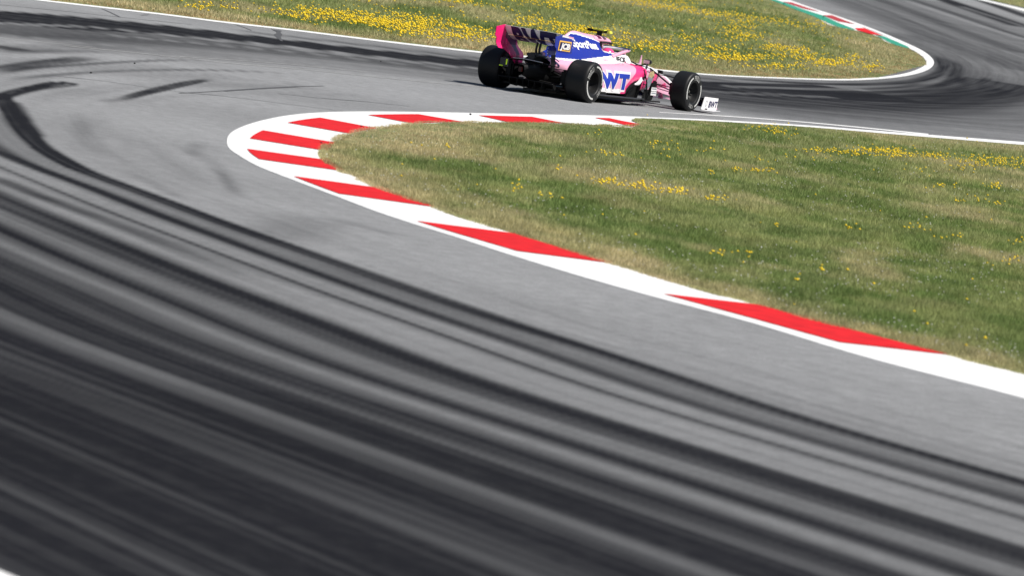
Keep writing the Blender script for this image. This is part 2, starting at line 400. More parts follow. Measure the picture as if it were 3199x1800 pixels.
# ---- single marks: (points on the photograph, half width in m, strength, softness, fade at ends)
MARKS = [
    # the whole far hairpin is darker with worked-in rubber
    ([(2050, 280), (2250, 300), (2500, 320), (2800, 335), (3050, 300), (3180, 230), (3150, 150), (3000, 80), (2800, 10), (2700, -30)], 5.0, .48, 4.0, 0, 92),
    # rubbered band along the far edge
    ([(-300, 24), (0, 54), (349, 76), (700, 110), (900, 133), (1200, 168), (1490, 200), (1800, 232), (2100, 262), (2200, 272), (2500, 286), (2700, 290)], 1.15, .98, .15, 0, 92),
    ([(700, 92), (900, 113), (1200, 147), (1490, 181), (1800, 212), (2060, 233), (2300, 252)], .30, .55, .3, .05, 92),
    ([(-300, 66), (0, 92), (349, 110), (900, 160), (1490, 226), (1800, 258), (2200, 298), (2450, 314), (2700, 318), (2950, 300), (3150, 262)], 1.1, .70, .6, 0, 92),
    ([(0, 120), (349, 140), (900, 186), (1490, 248), (2000, 296), (2300, 330), (2700, 348), (3100, 326), (3400, 290)], 1.2, .34, 1.0, .05, 92),
    ([(2060, 226), (2300, 246), (2600, 262), (2800, 258), (2905, 240), (2945, 216), (2945, 190), (2920, 168)], .16, .85, .10, .12, 100),
    ([(2250, 250), (2600, 284), (2800, 286), (2937, 268), (2985, 232), (2990, 205), (2965, 178)], .15, .80, .10, .15, 100),
    ([(2200, 252), (2500, 274), (2750, 276), (2900, 258)], .10, .6, .10, .15, 100), ([(2300, 262), (2650, 296), (2850, 300), (2980, 282), (3022, 250), (3030, 232)], .14, .55, .15, .2, 100),
    ([(2500, 330), (2800, 330), (3000, 300), (3080, 262), (3090, 235)], .18, .5, .2, .2, 100), ([(2450, 312), (2750, 316), (2950, 296), (3050, 262)], .14, .45, .15, .2, 100),
    ([(2600, 345), (2900, 340), (3080, 310), (3160, 270)], .2, .45, .25, .2, 100), ([(2700, 362), (3000, 350), (3150, 318), (3240, 270)], .2, .35, .25, .2, 100),
    ([(3000, 262), (3006, 240)], .12, .7, .1, .3, 100), ([(3068, 285), (3090, 262)], .15, .6, .15, .3, 100), ([(3090, 255), (3075, 240)], .12, .5, .15, .3, 100), ([(3110, 290), (3130, 275)], .15, .5, .15, .3, 100),
    # climb at the far right
    ([(2560, -20), (2700, 30), (2850, 90), (3000, 150), (3199, 220)], .6, .42, .8, 0, 120), ([(2620, -20), (2780, 38), (2920, 96), (3199, 200)], .2, .4, .2, 0, 120),
    ([(2700, -20), (2850, 35), (3000, 95), (3199, 165)], .45, .50, .5, 0, 120),
    ([(2880, -25), (3020, 22), (3199, 84)], .75, .94, .3, 0, 120), ([(2780, -25), (2930, 24), (3199, 118)], .35, .6, .3, 0, 120),
    ([(2980, -30), (3100, 12), (3230, 58)], .55, .88, .3, 0, 120),
    ([(2750, 90), (2900, 170), (3000, 215), (3080, 265)], .7, .42, 1.0, .1, 120),
    # marks on the open asphalt at the left
    ([(-40, 150), (40, 149), (90, 149)], .26, .85, .18, .35, 80), ([(-40, 164), (100, 160), (250, 159), (420, 166)], .14, .5, .15, .3, 80), ([(0, 152), (150, 146), (330, 146), (560, 160)], .2, .3, .3, .3, 80),
    ([(-40, 226), (0, 218), (100, 201), (200, 188), (270, 181), (330, 179)], .17, .72, .10, .2, 80),
    ([(-40, 212), (120, 192), (250, 182)], .07, .45, .06, .2, 80),
    ([(-40, 232), (100, 212), (250, 201), (400, 192), (560, 187), (700, 191)], .08, .62, .06, .25, 80),
    ([(-40, 253), (60, 244), (180, 233), (300, 224), (500, 218), (650, 218), (820, 224), (1000, 236)], .08, .55, .07, .2, 80),
    ([(380, 310), (430, 295), (500, 278), (580, 260), (640, 249), (668, 245)], .085, .88, .05, .14, 80), ([(370, 312), (480, 290), (600, 262), (650, 250)], .03, .6, .03, .1, 80), ([(400, 296), (500, 270), (600, 251)], .025, .55, .03, .15, 80),
    ([(310, 318), (350, 314), (420, 303)], .08, .40, .08, .3, 80),
    ([(700, 235), (900, 260), (1100, 290)], .04, .2, .05, .2, 80),
    # the hooked mark
    ([(254, 262), (200, 258), (120, 270), (50, 286), (8, 300), (-6, 308)], .105, .96, .05, .005, 60), ([(236, 264), (120, 278), (40, 296), (2, 308)], .06, .80, .06, .02, 60),
    ([(0, 292), (8, 306), (22, 326), (42, 360), (80, 410), (140, 466), (250, 529)], .125, .96, .05, .0, 60),
    ([(40, 313), (62, 340), (90, 385), (130, 430)], .07, .80, .07, .05, 60),
    ([(137, 466), (248, 528), (373, 575), (497, 621), (621, 668), (745, 714), (932, 779), (1118, 845), (1300, 908)], .13, .93, .06, .0, 40),
    ([(-60, 455), (0, 478), (124, 528), (310, 596), (497, 671), (683, 739), (807, 789), (1056, 882)], .11, .85, .06, .0, 40),
    ([(-60, 535), (0, 562), (124, 612), (310, 680), (497, 752), (683, 825), (900, 905)], .14, .70, .12, .1, 40),
    # faint arcs inside the hook
    ([(260, 340), (250, 380), (270, 430), (330, 480), (420, 520)], .05, .14, .15, .2, 55), ([(330, 360), (260, 400), (255, 440), (300, 490)], .12, .12, .15, .2, 55),
    ([(500, 440), (580, 465), (650, 500), (700, 545), (740, 600), (770, 640)], .08, .15, .12, .2, 55),
    ([(660, 515), (690, 540), (720, 580), (745, 615)], .06, .26, .06, .3, 55),
    ([(800, 760), (860, 735), (940, 705), (1000, 670)], .3, .24, .3, .3, 50), ([(1010, 672), (1120, 705), (1300, 750)], .12, .22, .15, .3, 50),
    ([(640, 440), (600, 470), (620, 500)], .08, .22, .1, .3, 55), ([(350, 520), (450, 560), (600, 640)], .07, .22, .1, .3, 50),
    ([(290, 390), (420, 440), (560, 520), (680, 610)], .14, .16, .2, .3, 50),
]
for pts, hw, stg, soft, fe, ymin in MARKS:
    P = spline(gl(pts), 4)
    lo, hi = P.min(0) - hw * 3 - soft * 3, P.max(0) + hw * 3 + soft * 3
    k = (X > lo[0]) & (X < hi[0]) & (Y > lo[1]) & (Y < hi[1])
    if not k.any(): continue
    d, t = seg_dist(X[k], Y[k], P)
    if hw > .25:
        sgn = poly_dist(X[k], Y[k], P)[1]; tread = .86 + .30 * fbm(sgn * 4.5, t * len(P) * .12, 5, 3)
    else:
        tread = .82 + .36 * vnoise(t * len(P) * .6, d * 16, 5)
    v = min(stg * 1.02, .985) * sm(hw + soft, hw - min(soft, hw) * .9, d) * tread
    if fe > 0: v *= sm(0, fe, t) * sm(1, 1 - fe, t)
    if ymin == 40: v *= sm(1, .6, t)
    rub[k] = 1 - (1 - rub[k]) * (1 - np.clip(v, 0, .985))
LIGHT = [([(-300, 38), (0, 70), (349, 89), (900, 152), (1490, 214)], .10, .55), ([(0, 106), (300, 136), (700, 178), (900, 190)], .08, .3), ([(349, 110), (900, 160), (1400, 214)], .10, .35),
         ([(2840, 4), (2990, 55), (3199, 122)], .22, .55), ([(3000, 18), (3199, 82)], .15, .4), ([(3050, 10), (3199, 60)], .12, .3), ([(2250, 268), (2500, 276), (2700, 280)], .12, .4), ([(2200, 285), (2600, 303)], .12, .3)]
for pts, hw, stg in LIGHT:
    P = spline(gl(pts), 4)
    lo, hi = P.min(0) - 1, P.max(0) + 1
    k = (X > lo[0]) & (X < hi[0]) & (Y > lo[1]) & (Y < hi[1])
    d, t = seg_dist(X[k], Y[k], P)
    rub[k] *= 1 - stg * sm(hw * 2.2, hw * .5, d)
nu, nr = len(u), len(inv)
idx = np.arange(nu * nr).reshape(nr, nu)
F = np.stack([idx[:-1, :-1], idx[:-1, 1:], idx[1:, 1:], idx[1:, :-1]], -1).reshape(-1, 4)
me = np_mesh('track', np.stack([X, Y, np.zeros_like(X)], 1), F)
a_ = me.attributes.new('rubber', 'FLOAT', 'POINT'); a_.data.foreach_set('value', np.clip(rub, 0, 1).astype(np.float32))
a_ = me.attributes.new('flow', 'FLOAT_VECTOR', 'POINT'); a_.data.foreach_set('vector', flow.astype(np.float32).ravel())
track = structure(link('track', me, M['asphalt']))

def ribbon(name, P, hw, z, mt, parent=None):
    """thin painted or sealed line of half width hw along a world polyline"""
    T = np.gradient(P, axis=0); T /= np.linalg.norm(T, axis=1)[:, None] + 1e-9
    Nn = np.stack([-T[:, 1], T[:, 0]], 1)
    h = hw if np.ndim(hw) else np.full(len(P), hw)
    v = []; f = []
    for i in range(len(P)):
        a = P[i] + Nn[i] * h[i]; b = P[i] - Nn[i] * h[i]
        v += [(a[0], a[1], z), (b[0], b[1], z)]
        if i: f.append((2 * i - 2, 2 * i - 1, 2 * i + 1, 2 * i))
    return link(name, mesh(name, v, f), mt, parent)
def strip(name, P, Q, z, mt, parent=None, n=140):
    P = resample(P, n); Q = resample(Q, n)
    v = [(p[0], p[1], z) for p in P] + [(q[0], q[1], z) for q in Q]
    f = [(i, i + 1, n + i + 1, n + i) for i in range(n - 1)]
    return link(name, mesh(name, v, f), mt, parent)
# seams and cracks in the asphalt
for pts in ([(0, 14), (200, 34), (330, 48), (600, 76)], [(320, 27), (345, 38), (373, 52)], [(735, 76), (760, 84), (785, 94)], [(440, 47), (465, 45)],
            [(180, 238), (300, 250), (420, 266), (560, 287), (700, 300), (900, 325), (1070, 347)], [(870, 292), (1000, 306), (1150, 318), (1280, 332)],
            [(560, 291), (640, 287), (760, 279), (900, 271), (1010, 268)], [(700, 285), (800, 278), (930, 271)], [(2250, 338), (2400, 356), (2480, 372)], [(20, 190), (70, 197)]):
    P = spline(gl(pts), 4); ribbon('seam', P, .018 if pts[0][1] > 60 else .022, .0035, M['seam'], track)
for pts, hw in (([(200, 142), (480, 170), (700, 195), (900, 212), (1200, 243), (1490, 270), (1700, 289)], .03), ([(560, 176), (900, 200), (1150, 225)], .02), ([(0, 118), (120, 130), (300, 148)], .018)):
    ribbon('joint', spline(gl(pts), 4), hw, .004, M['joint'], track)
# dark oil-like splash near the far edge
P = spline(gl([(864, 93), (872, 104), (868, 112), (880, 128)]), 4); ribbon('stain', P, np.interp(np.linspace(0, 1, len(P)), [0, .2, .5, 1], [.10, .03, .07, .02]), .0045, M['seam'], track)

# ------------------------------------------------------------------ white edge lines
structure(strip('white_line', E, Ei, .004, M['white_paint'], n=260)).name = 'far_edge_line'
Dt = spline(gl([(1985, 364), (2200, 372), (2530, 391.5), (2820, 414), (3199, 443), (3600, 474)], .005), 4)
Db = spline(gl([(1985, 367.5), (2200, 376.5), (2530, 396.5), (2820, 421), (3199, 452), (3600, 486)], .005), 4)
structure(strip('exit_edge_line', Dt, Db, .005, M['white_paint']))
structure(strip('inner_thin_line', spline(gl([(2060, 350), (2239, 360), (2400, 371), (2600, 388), (2790, 406.5), (2900, 418)]), 4), spline(gl([(2060, 351.2), (2239, 361.8), (2400, 373), (2600, 390.6), (2790, 409.6), (2900, 421.5)]), 4), .0035, M['white_paint'], n=40))
Lw = gl([(-500, 1606), (0, 1820), (80, 1856), (600, 2128)]); structure(ribbon('near_edge_line', spline(Lw, 4), .16, .004, M['white_paint']))
Fw = gl([(2950, -32), (3073, -1), (3140, 15), (3199, 30), (3500, 110)]); structure(ribbon('distant_edge_line', spline(Fw, 4), .55, .004, M['white_paint']))

# ------------------------------------------------------------------ near kerb
def kerb_z(P):
    dB, _ = seg_dist(P[:, 0], P[:, 1], B); dC, _ = seg_dist(P[:, 0], P[:, 1], C)
    return .012 + .030 * dB / (dB + dC + 1e-6)
NK = 220
Ar, Br, Cr = resample(A, NK), resample(B, NK), resample(C, NK)
v = [(p[0], p[1], -.02) for p in Ar] + [(p[0], p[1], .004) for p in Ar] + [(p[0], p[1], .012) for p in Br]
for t in (1 / 3, 2 / 3):
    Pm = Br * (1 - t) + Cr * t
    v += [(p[0], p[1], z) for p, z in zip(Pm, kerb_z(Pm))]
v += [(p[0], p[1], .042) for p in Cr] + [(p[0], p[1], -.02) for p in Cr]
f = [(r * NK + i, r * NK + i + 1, (r + 1) * NK + i + 1, (r + 1) * NK + i) for r in range(6) for i in range(NK - 1)]
kerb = structure(link('kerb', mesh('kerb', v, f), M['white_paint']))
def sub(Pl, a, b, n):
    def s_of(p):
        d, t = seg_dist(np.array([p[0]]), np.array([p[1]]), Pl); return t[0]
    s0, s1 = s_of(a), s_of(b)
    s = np.r_[0, np.cumsum(np.linalg.norm(np.diff(Pl, axis=0), axis=1))]; s /= s[-1]
    t = np.linspace(s0, s1, n)
    return np.stack([np.interp(t, s, Pl[:, 0]), np.interp(t, s, Pl[:, 1])], 1)
RED = [  # outer pair on the border line, inner pair at the grass
    (z5([(780, 200), (1100, 150)]), z5([(1400, 310), (1670, 258)])), (z5([(410, 355), (535, 275)]), z5([(1150, 478), (1265, 400)])),
    (z5([(383, 458), (505, 560)]), z5([(1205, 575), (1335, 680)])), (z5([(840, 728), (1290, 900)]), z5([(1700, 848), (2240, 1035)])),
    (z5([(1560, 122), (2060, 115)]), z5([(2000, 208), (2520, 195)])), ([(1301, 691), (1615, 785)], [(1602, 730), (1925, 826)]),
    ([(2072, 919), (2625, 1071)], [(2375, 955), (2967, 1111)]), ([(1494, 360.5), (1662, 365)], [(1590, 383), (1767, 386)]), ([(1858, 368), (1903, 369)], [(1965, 395), (2000, 389)])]
for o_, i_ in RED:
    n = 16
    Bo = sub(B, ground(*o_[0], .012), ground(*o_[1], .012), n); Ci = sub(C, ground(*i_[0], .04), ground(*i_[1], .04), n)
    v = []; f = []
    for r in range(6):
        t = r / 5.0; Pm = Bo * (1 - t) + Ci * t
        zz = kerb_z(Pm) + .006
        v += [(p[0], p[1], z) for p, z in zip(Pm, zz)]
    f = [(r * n + i, r * n + i + 1, (r + 1) * n + i + 1, (r + 1) * n + i) for r in range(5) for i in range(n - 1)]
    link('red_block', mesh('red_block', v, f), M['red_paint'], kerb)

# ------------------------------------------------------------------ far kerb with green backing
fk_top = spline(gl(z6([(1690, 402), (1560, 330), (1450, 285), (1200, 185), (930, 92), (700, 8), (500, -62)]), .01), 4)
fk_bot = spline(gl(z6([(1690, 404), (1640, 386), (1480, 340), (1390, 288), (1220, 242), (1080, 216), (900, 136), (700, 56), (550, 0), (360, -66)]), .01), 4)
fkerb = structure(strip('distant_kerb', fk_top, fk_bot, .010, M['white_paint'], n=80))
def patch(name, pts, z, mt, parent):
    P = gl(pts, z); v = [(p[0], p[1], z) for p in P]
    return link(name, mesh(name, v, [tuple(range(len(v)))]), mt, parent)
patch('green_block', z6([(1655, 388), (1560, 368), (1480, 333), (1385, 279), (1445, 288), (1560, 336), (1640, 372)]), .016, M['green_paint'], fkerb)
for k, s_ in enumerate(([(1215, 232), (1200, 240), (1080, 216), (960, 165), (955, 121), (1080, 180)], [(960, 122), (960, 164), (900, 136), (780, 90), (640, 35), (640, 14), (800, 72)], [(645, 16), (645, 36), (550, 0), (360, -66), (420, -66), (590, -2)])):
    patch('green_block', z6(s_), .016, M['green_paint'], fkerb)
patch('red_block', z6([(1215, 222), (1290, 222), (1440, 285), (1340, 270), (1235, 240)]), .021, M['red_paint'], fkerb)
patch('red_block', z6([(955, 119), (1030, 119), (1212, 191), (1080, 168)]), .021, M['dark_red_paint'], fkerb)
patch('red_block', z6([(635, 10), (700, 14), (937, 93), (810, 67)]), .021, M['dark_red_paint'], fkerb)

# ------------------------------------------------------------------ turf islands
GZ = .036
D_edge = gl([(2003, 388), (1975, 374), (1985, 368), (2200, 377), (2530, 397), (2820, 422), (3199, 453), (3600, 487), (5200, 640)], GZ)
near_poly = np.vstack([C, D_edge[1:], np.array([[60, 130], [60, 20]])])
far_in = spline(gl(Ei_px[:-12], .008), 5)
far_tail = gl(z6([(1790, 515), (1775, 474), (1720, 425), (1640, 386), (1480, 340), (1390, 288), (1220, 242), (1080, 216), (900, 136), (700, 56), (550, 0), (360, -66), (200, -122)]), .012)
far_poly = np.vstack([far_in, far_tail, np.array([[-60, 430], [-200, 430], [-200, 90]])])
far2_poly = np.vstack([gl([(2960, -36), (3100, 0), (3199, 22), (3500, 102)], .03), np.array([[140, 420], [140, 1500], [20, 1500]])])
def turf(name, P, z, mt):
    bm = bmesh.new()
    vs = [bm.verts.new((p[0], p[1], z)) for p in P]
    es = [bm.edges.new((vs[i], vs[(i + 1) % len(vs)])) for i in range(len(vs))]
    bmesh.ops.triangle_fill(bm, use_beauty=True, edges=es, normal=(0, 0, 1))
    for i in range(len(vs)):
        a, b = vs[i], vs[(i + 1) % len(vs)]
        c = bm.verts.new((a.co.x, a.co.y, -.03)); d = bm.verts.new((b.co.x, b.co.y, -.03))
        bm.faces.new((a, b, d, c))
    bmesh.ops.recalc_face_normals(bm, faces=bm.faces)
    me = bpy.data.meshes.new(name); bm.to_mesh(me); bm.free()
    return structure(link(name, me, mt))
turf('infield_turf', near_poly, GZ, M['turf'])
turf('meadow_turf', far_poly, .008, M['turf'])
turf('distant_turf', far2_poly, .03, M['turf'])

# ------------------------------------------------------------------ grass blades
def grass(name, X, Y, z0, hgt, wid, blades, spread, tint, label):
    n = len(X)
    Xb = np.repeat(X, blades); Yb = np.repeat(Y, blades); N = len(Xb)
    hh = np.repeat(hgt, blades) * rng.uniform(.45, 1.15, N)
    ang = rng.uniform(0, 2 * np.pi, N); r = spread * np.sqrt(rng.uniform(0, 1, N))
    bx = Xb + r * np.cos(ang); by = Yb + r * np.sin(ang)
    fa = rng.uniform(0, np.pi, N); w = wid * rng.uniform(.6, 1.3, N)
    le = rng.uniform(.15, .9, N) * hh; la = rng.uniform(0, 2 * np.pi, N)
    V = np.empty((N, 3, 3))
    V[:, 0] = np.stack([bx - w * np.cos(fa), by - w * np.sin(fa), np.full(N, z0 - .012)], 1)
    V[:, 1] = np.stack([bx + w * np.cos(fa), by + w * np.sin(fa), np.full(N, z0 - .012)], 1)
    V[:, 2] = np.stack([bx + le * np.cos(la), by + le * np.sin(la), z0 + hh], 1)
    F = np.arange(3 * N).reshape(N, 3)
    me = np_mesh(name, V.reshape(-1, 3), F)
    tb = np.repeat(tint, blades, 0) * rng.uniform(.72, 1.28, (N, 1))
    tc = np.repeat(tb, 3, 0)
    at = me.color_attributes.new('tint', 'FLOAT_COLOR', 'POINT')
    at.data.foreach_set('color', np.concatenate([tc, np.ones((len(tc), 1))], 1).astype(np.float32).ravel())
    o = link(name, me, M['blade']); o['kind'] = 'stuff'; o['label'] = label; o['category'] = 'grass'
    return o
def scatter(poly, n, ylo, yhi, ulo, uhi, power=0.0):
    """random points over a patch of ground, thinner with distance"""
    iy = rng.uniform(1 / yhi, 1 / ylo, n * 3); yy = 1 / iy
    xx = yy * rng.uniform(ulo, uhi, n * 3)
    k = inside(xx, yy, poly)
    xx, yy = xx[k], yy[k]
    return xx[:n], yy[:n]
GREEN1 = np.array([.190, .268, .078]); GREEN2 = np.array([.350, .390, .150]); DRY = np.array([.64, .54, .31]); RUST = np.array([.50, .35, .18])
def tint_of(X, Y, dry_edge, base):
    a = fbm(X * .55, Y * .22, 31, 4); b = fbm(X * 1.7, Y * .7, 57, 3)
    g = sm(.30, .70, b)[:, None]
    c = GREEN1 * (1 - g) + GREEN2 * g
    dry = np.clip(sm(.47, .74, a) * .72 + dry_edge + base + (fbm(X * 3.1, Y * 1.3, 5, 2) - .5) * .5, 0, 1)[:, None]
    cl = (.74 + .52 * fbm(X * 4.0, Y * 1.7, 23, 3))[:, None]
    return (c * (1 - dry) + DRY * dry) * cl
gx, gy = scatter(near_poly, 92000, 44, 135, -.05, .105)
dC, _ = seg_dist(gx, gy, C); dD, _ = seg_dist(gx, gy, D_edge)
de = .75 * sm(1.5, .15, dC + (fbm(gx * 1.2, gy * .5, 71) - .5) * 1.6) * sm(93, 84, gy) + .95 * sm(3.4, .3, dD + (fbm(gx, gy * .4, 12) - .5) * 2.0) * sm(103, 112, gy)
tn = tint_of(gx, gy, de, 0.0)
ht = .038 + .075 * fbm(gx * 2.6, gy * 1.1, 44) ** 1.5
# kept short where the mower runs beside the kerb and the line on the far side
ht = np.where(gy > 76, np.minimum(ht, .010 + .045 * np.minimum(dC, dD * .8 + .15)), np.minimum(ht, .018 + .20 * dC))
# ragged tufts lying over the kerb's inner edge
pk = rng.uniform(0, 1, 9000); cs = np.r_[0, np.cumsum(np.linalg.norm(np.diff(C, axis=0), axis=1))]; pk = pk * cs[-1]
ox, oy = np.interp(pk, cs, C[:, 0]), np.interp(pk, cs, C[:, 1])
tx = np.gradient(C, axis=0); tx /= np.linalg.norm(tx, axis=1)[:, None] + 1e-9
nx, ny = np.interp(pk, cs, -tx[:, 1]), np.interp(pk, cs, tx[:, 0])
rag = (fbm(ox * 1.7, oy * .9, 8, 3) - .46) * .30 + rng.normal(0, .030, len(ox))
sgn = 1.0 if not inside(np.array([C[40][0] - tx[40][1] * .2]), np.array([C[40][1] + tx[40][0] * .2]), near_poly)[0] else -1.0
rag = np.clip(rag, -.3, .06)
ox, oy = ox + sgn * nx * rag, oy + sgn * ny * rag
gx = np.concatenate([gx, ox]); gy = np.concatenate([gy, oy])
tn = np.concatenate([tn, tint_of(ox, oy, .55, 0.0)]); ht = np.concatenate([ht, np.where(oy > 76, .010, .022) + .025 * rng.uniform(0, 1, len(ox)) ** 2])
grass('infield_grass', gx, gy, GZ, ht, .0055, 7, .045, tn, 'short mown green and straw grass inside the corner')
gx2, gy2 = scatter(far_poly, 62000, 108, 330, -.10, .09)
dE, _ = seg_dist(gx2, gy2, Ei)
de2 = .75 * sm(3.2, .3, dE + (fbm(gx2 * .6, gy2 * .2, 71) - .5) * 2.5)
tn2 = tint_of(gx2 * .6, gy2 * .4, de2, .06)
k = (.8 * sm(1.1, .1, dE) > rng.uniform(0, 1, len(dE)))
tn2[k] = RUST
edge_d = np.minimum(dE, seg_dist(gx2, gy2, far_tail)[0])
ht2 = (.06 + .08 * fbm(gx2 * .5, gy2 * .15, 14)) * (.30 + .70 * sm(.1, 1.6, edge_d))
grass('meadow_grass', gx2, gy2, .008, ht2, .011, 7, .10, tn2, 'taller meadow grass beyond the far edge of the track')
gx3, gy3 = scatter(far2_poly, 3000, 300, 700, .04, .12)
grass('distant_grass', gx3, gy3, .03, np.full(len(gx3), .16), .03, 5, .2, tint_of(gx3, gy3, .35, .2), 'dry grass at the top right beyond the distant track')

# ------------------------------------------------------------------ flowers
def puffs(name, X, Y, Z, R, mt, label, flat=.62):
    """one small domed flower head for each point"""
    N = len(X); a = np.arange(5) * 2 * np.pi / 5
    base = np.concatenate([np.stack([np.cos(a), np.sin(a), np.zeros(5)], 1), [[0, 0, 1.0]], [[0, 0, -.55]]])
    rot = rng.uniform(0, 6.3, N)
    c, s = np.cos(rot)[:, None], np.sin(rot)[:, None]
    R = np.asarray(R)[:, None]
    V = np.stack([X[:, None] + R * (base[:, 0] * c - base[:, 1] * s), Y[:, None] + R * (base[:, 0] * s + base[:, 1] * c), Z[:, None] + R * flat * base[:, 2][None] + rng.normal(0, .1, (N, 7)) * R], -1)
    f = [(i, (i + 1) % 5, 5) for i in range(5)] + [((i + 1) % 5, i, 6) for i in range(5)]
    F = (np.array(f)[None] + 7 * np.arange(N)[:, None, None]).reshape(-1, 3)
    o = link(name, np_mesh(name, V.reshape(-1, 3), F), mt); o['kind'] = 'stuff'; o['label'] = label; o['category'] = 'flowers'
    return o
fx, fy = [], []
def cluster(px, py, sx, sy, n):
    for _ in range(n):
        g = ground(px + random.gauss(0, sx), py + random.gauss(0, sy), .09); fx.append(g[0]); fy.append(g[1])
for c_ in ((1890, 570, 22, 3.5, 34), (1970, 577, 26, 4, 30), (2020, 590, 22, 4, 22), (2090, 598, 28, 4, 34), (2130, 603, 8, 3, 10), (2400, 402, 32, 6, 40), (2440, 415, 24, 5, 26), (2560, 472, 40, 3, 40), (2650, 478, 40, 5, 46),
           (2740, 470, 40, 5, 95), (2790, 478, 30, 4, 60), (2830, 487, 60, 5, 60), (2920, 490, 30, 4, 50), (3060, 500, 40, 6, 80), (3150, 508, 50, 7, 95), (3110, 520, 60, 5, 30), (2310, 533, 14, 3, 12), (2380, 538, 30, 4, 24),
           (2222, 540, 6, 3, 5), (1890, 483, 30, 5, 18), (1870, 412, 5, 3, 4), (2060, 448, 22, 5, 14), (1745, 526, 4, 2, 5), (1612, 592, 8, 10, 9), (1690, 615, 5, 3, 5), (1718, 617, 4, 3, 5), (2218, 620, 8, 3, 10), (2240, 625, 20, 3, 12),
           (2255, 795, 16, 4, 12), (2338, 803, 4, 3, 5), (2425, 708, 4, 4, 5), (2650, 715, 16, 3, 8), (2850, 712, 30, 4, 9), (2935, 582, 22, 5, 18), (3100, 585, 26, 5, 20), (3020, 628, 30, 5, 12), (3110, 638, 20, 4, 8), (2490, 873, 5, 3, 4),
           (2567, 845, 4, 3, 4), (3150, 820, 26, 8, 14), (3180, 760, 14, 6, 10), (2960, 740, 40, 10, 8), (1420, 660, 5, 4, 5), (1400, 457, 6, 4, 5), (2960, 530, 90, 8, 26), (2500, 500, 120, 10, 20), (2150, 470, 60, 8, 14)):
    cluster(*c_)
# loose single flowers
lx, ly = scatter(near_poly, 70, 46, 125, -.02, .10)
fx = np.concatenate([fx, lx]); fy = np.concatenate([fy, ly])
k = inside(fx, fy, near_poly); fx, fy = fx[k], fy[k]
puffs('infield_flowers', fx, fy, GZ + rng.uniform(.05, .10, len(fx)), rng.uniform(.013, .023, len(fx)), M['petal'], 'scattered small yellow flowers in the infield grass')
wx, wy = scatter(near_poly, 2600, 46, 125, -.04, .10)
k = fbm(wx * .5, wy * .25, 91) > .46; wx, wy = wx[k], wy[k]
puffs('infield_clover', wx, wy, GZ + rng.uniform(.045, .085, len(wx)), rng.uniform(.006, .012, len(wx)), M['clover'], 'tiny pale clover heads in the infield grass')
# the flowering meadow
mx_, my_ = scatter(far_poly, 150000, 112, 300, -.085, .075)
dE, _ = seg_dist(mx_, my_, Ei)
dens = sm(.47, .60, fbm(mx_ * .33 + 5, my_ * .085, 3, 4)) * sm(1.2, 4.5, dE)
gap = sm(.55, .35, fbm(mx_ * .9, my_ * .25, 77, 3))
uu = mx_ / my_
dens *= (.2 + .8 * sm(.40, .62, fbm(mx_ * 1.3, my_ * .5, 41, 2))) * (.25 + .75 * sm(-.075, -.03, uu)) * (1 - .55 * sm(.03, .055, uu)) * (.35 + .65 * gap)
dens = dens * .95 + .012 * sm(1.5, 4, dE)
k = rng.uniform(0, 1, len(mx_)) < dens
mx_, my_ = mx_[k], my_[k]
ex, ey = [], []
for (px, py, sx, sy, n) in ((2310, 182, 40, 4, 130), (2240, 178, 30, 4, 80), (2430, 208, 60, 4, 90), (2585, 193, 36, 4, 130), (2650, 200, 40, 3, 60), (2720, 211, 22, 5, 60), (2520, 176, 22, 3, 50), (2480, 160, 26, 4, 40), (2400, 178, 40, 4, 60), (2670, 178, 18, 4, 36),
                           (1480, 118, 40, 5, 60), (1360, 115, 50, 5, 90), (1250, 100, 60, 7, 110), (2330, 60, 40, 12, 120), (2290, 95, 30, 12, 110), (2350, 115, 26, 6, 80), (2220, 150, 40, 5, 60), (2140, 120, 40, 8, 50), (950, 38, 90, 6, 70), (640, 22, 60, 6, 60), (1000, 60, 80, 6, 60)):
    for _ in range(n):
        g = ground(px + random.gauss(0, sx), py + random.gauss(0, sy), .15); ex.append(g[0]); ey.append(g[1])
mx_ = np.concatenate([mx_, ex]); my_ = np.concatenate([my_, ey])
k = inside(mx_, my_, far_poly); mx_, my_ = mx_[k], my_[k]
puffs('meadow_flowers', mx_, my_, .03 + rng.uniform(.09, .20, len(mx_)), rng.uniform(.018, .036, len(mx_)), M['petal'], 'dense drifts of yellow flowers in the meadow behind the car')
#CARPART
# ================================================================== the racing car
# car space: x forward from the rear axle, y to the left, z up
CAR = bpy.data.objects.new('race_car', None); COL.objects.link(CAR)
CAR.location = (-0.0746, 103.4597, 0.0)
CAR.rotation_euler = (0, 0, math.pi / 2 - 0.475713)
tag(CAR, 'pink, blue and white open-wheel racing car with tall rear wing, on the far track', 'racing car')
WB = 3.66

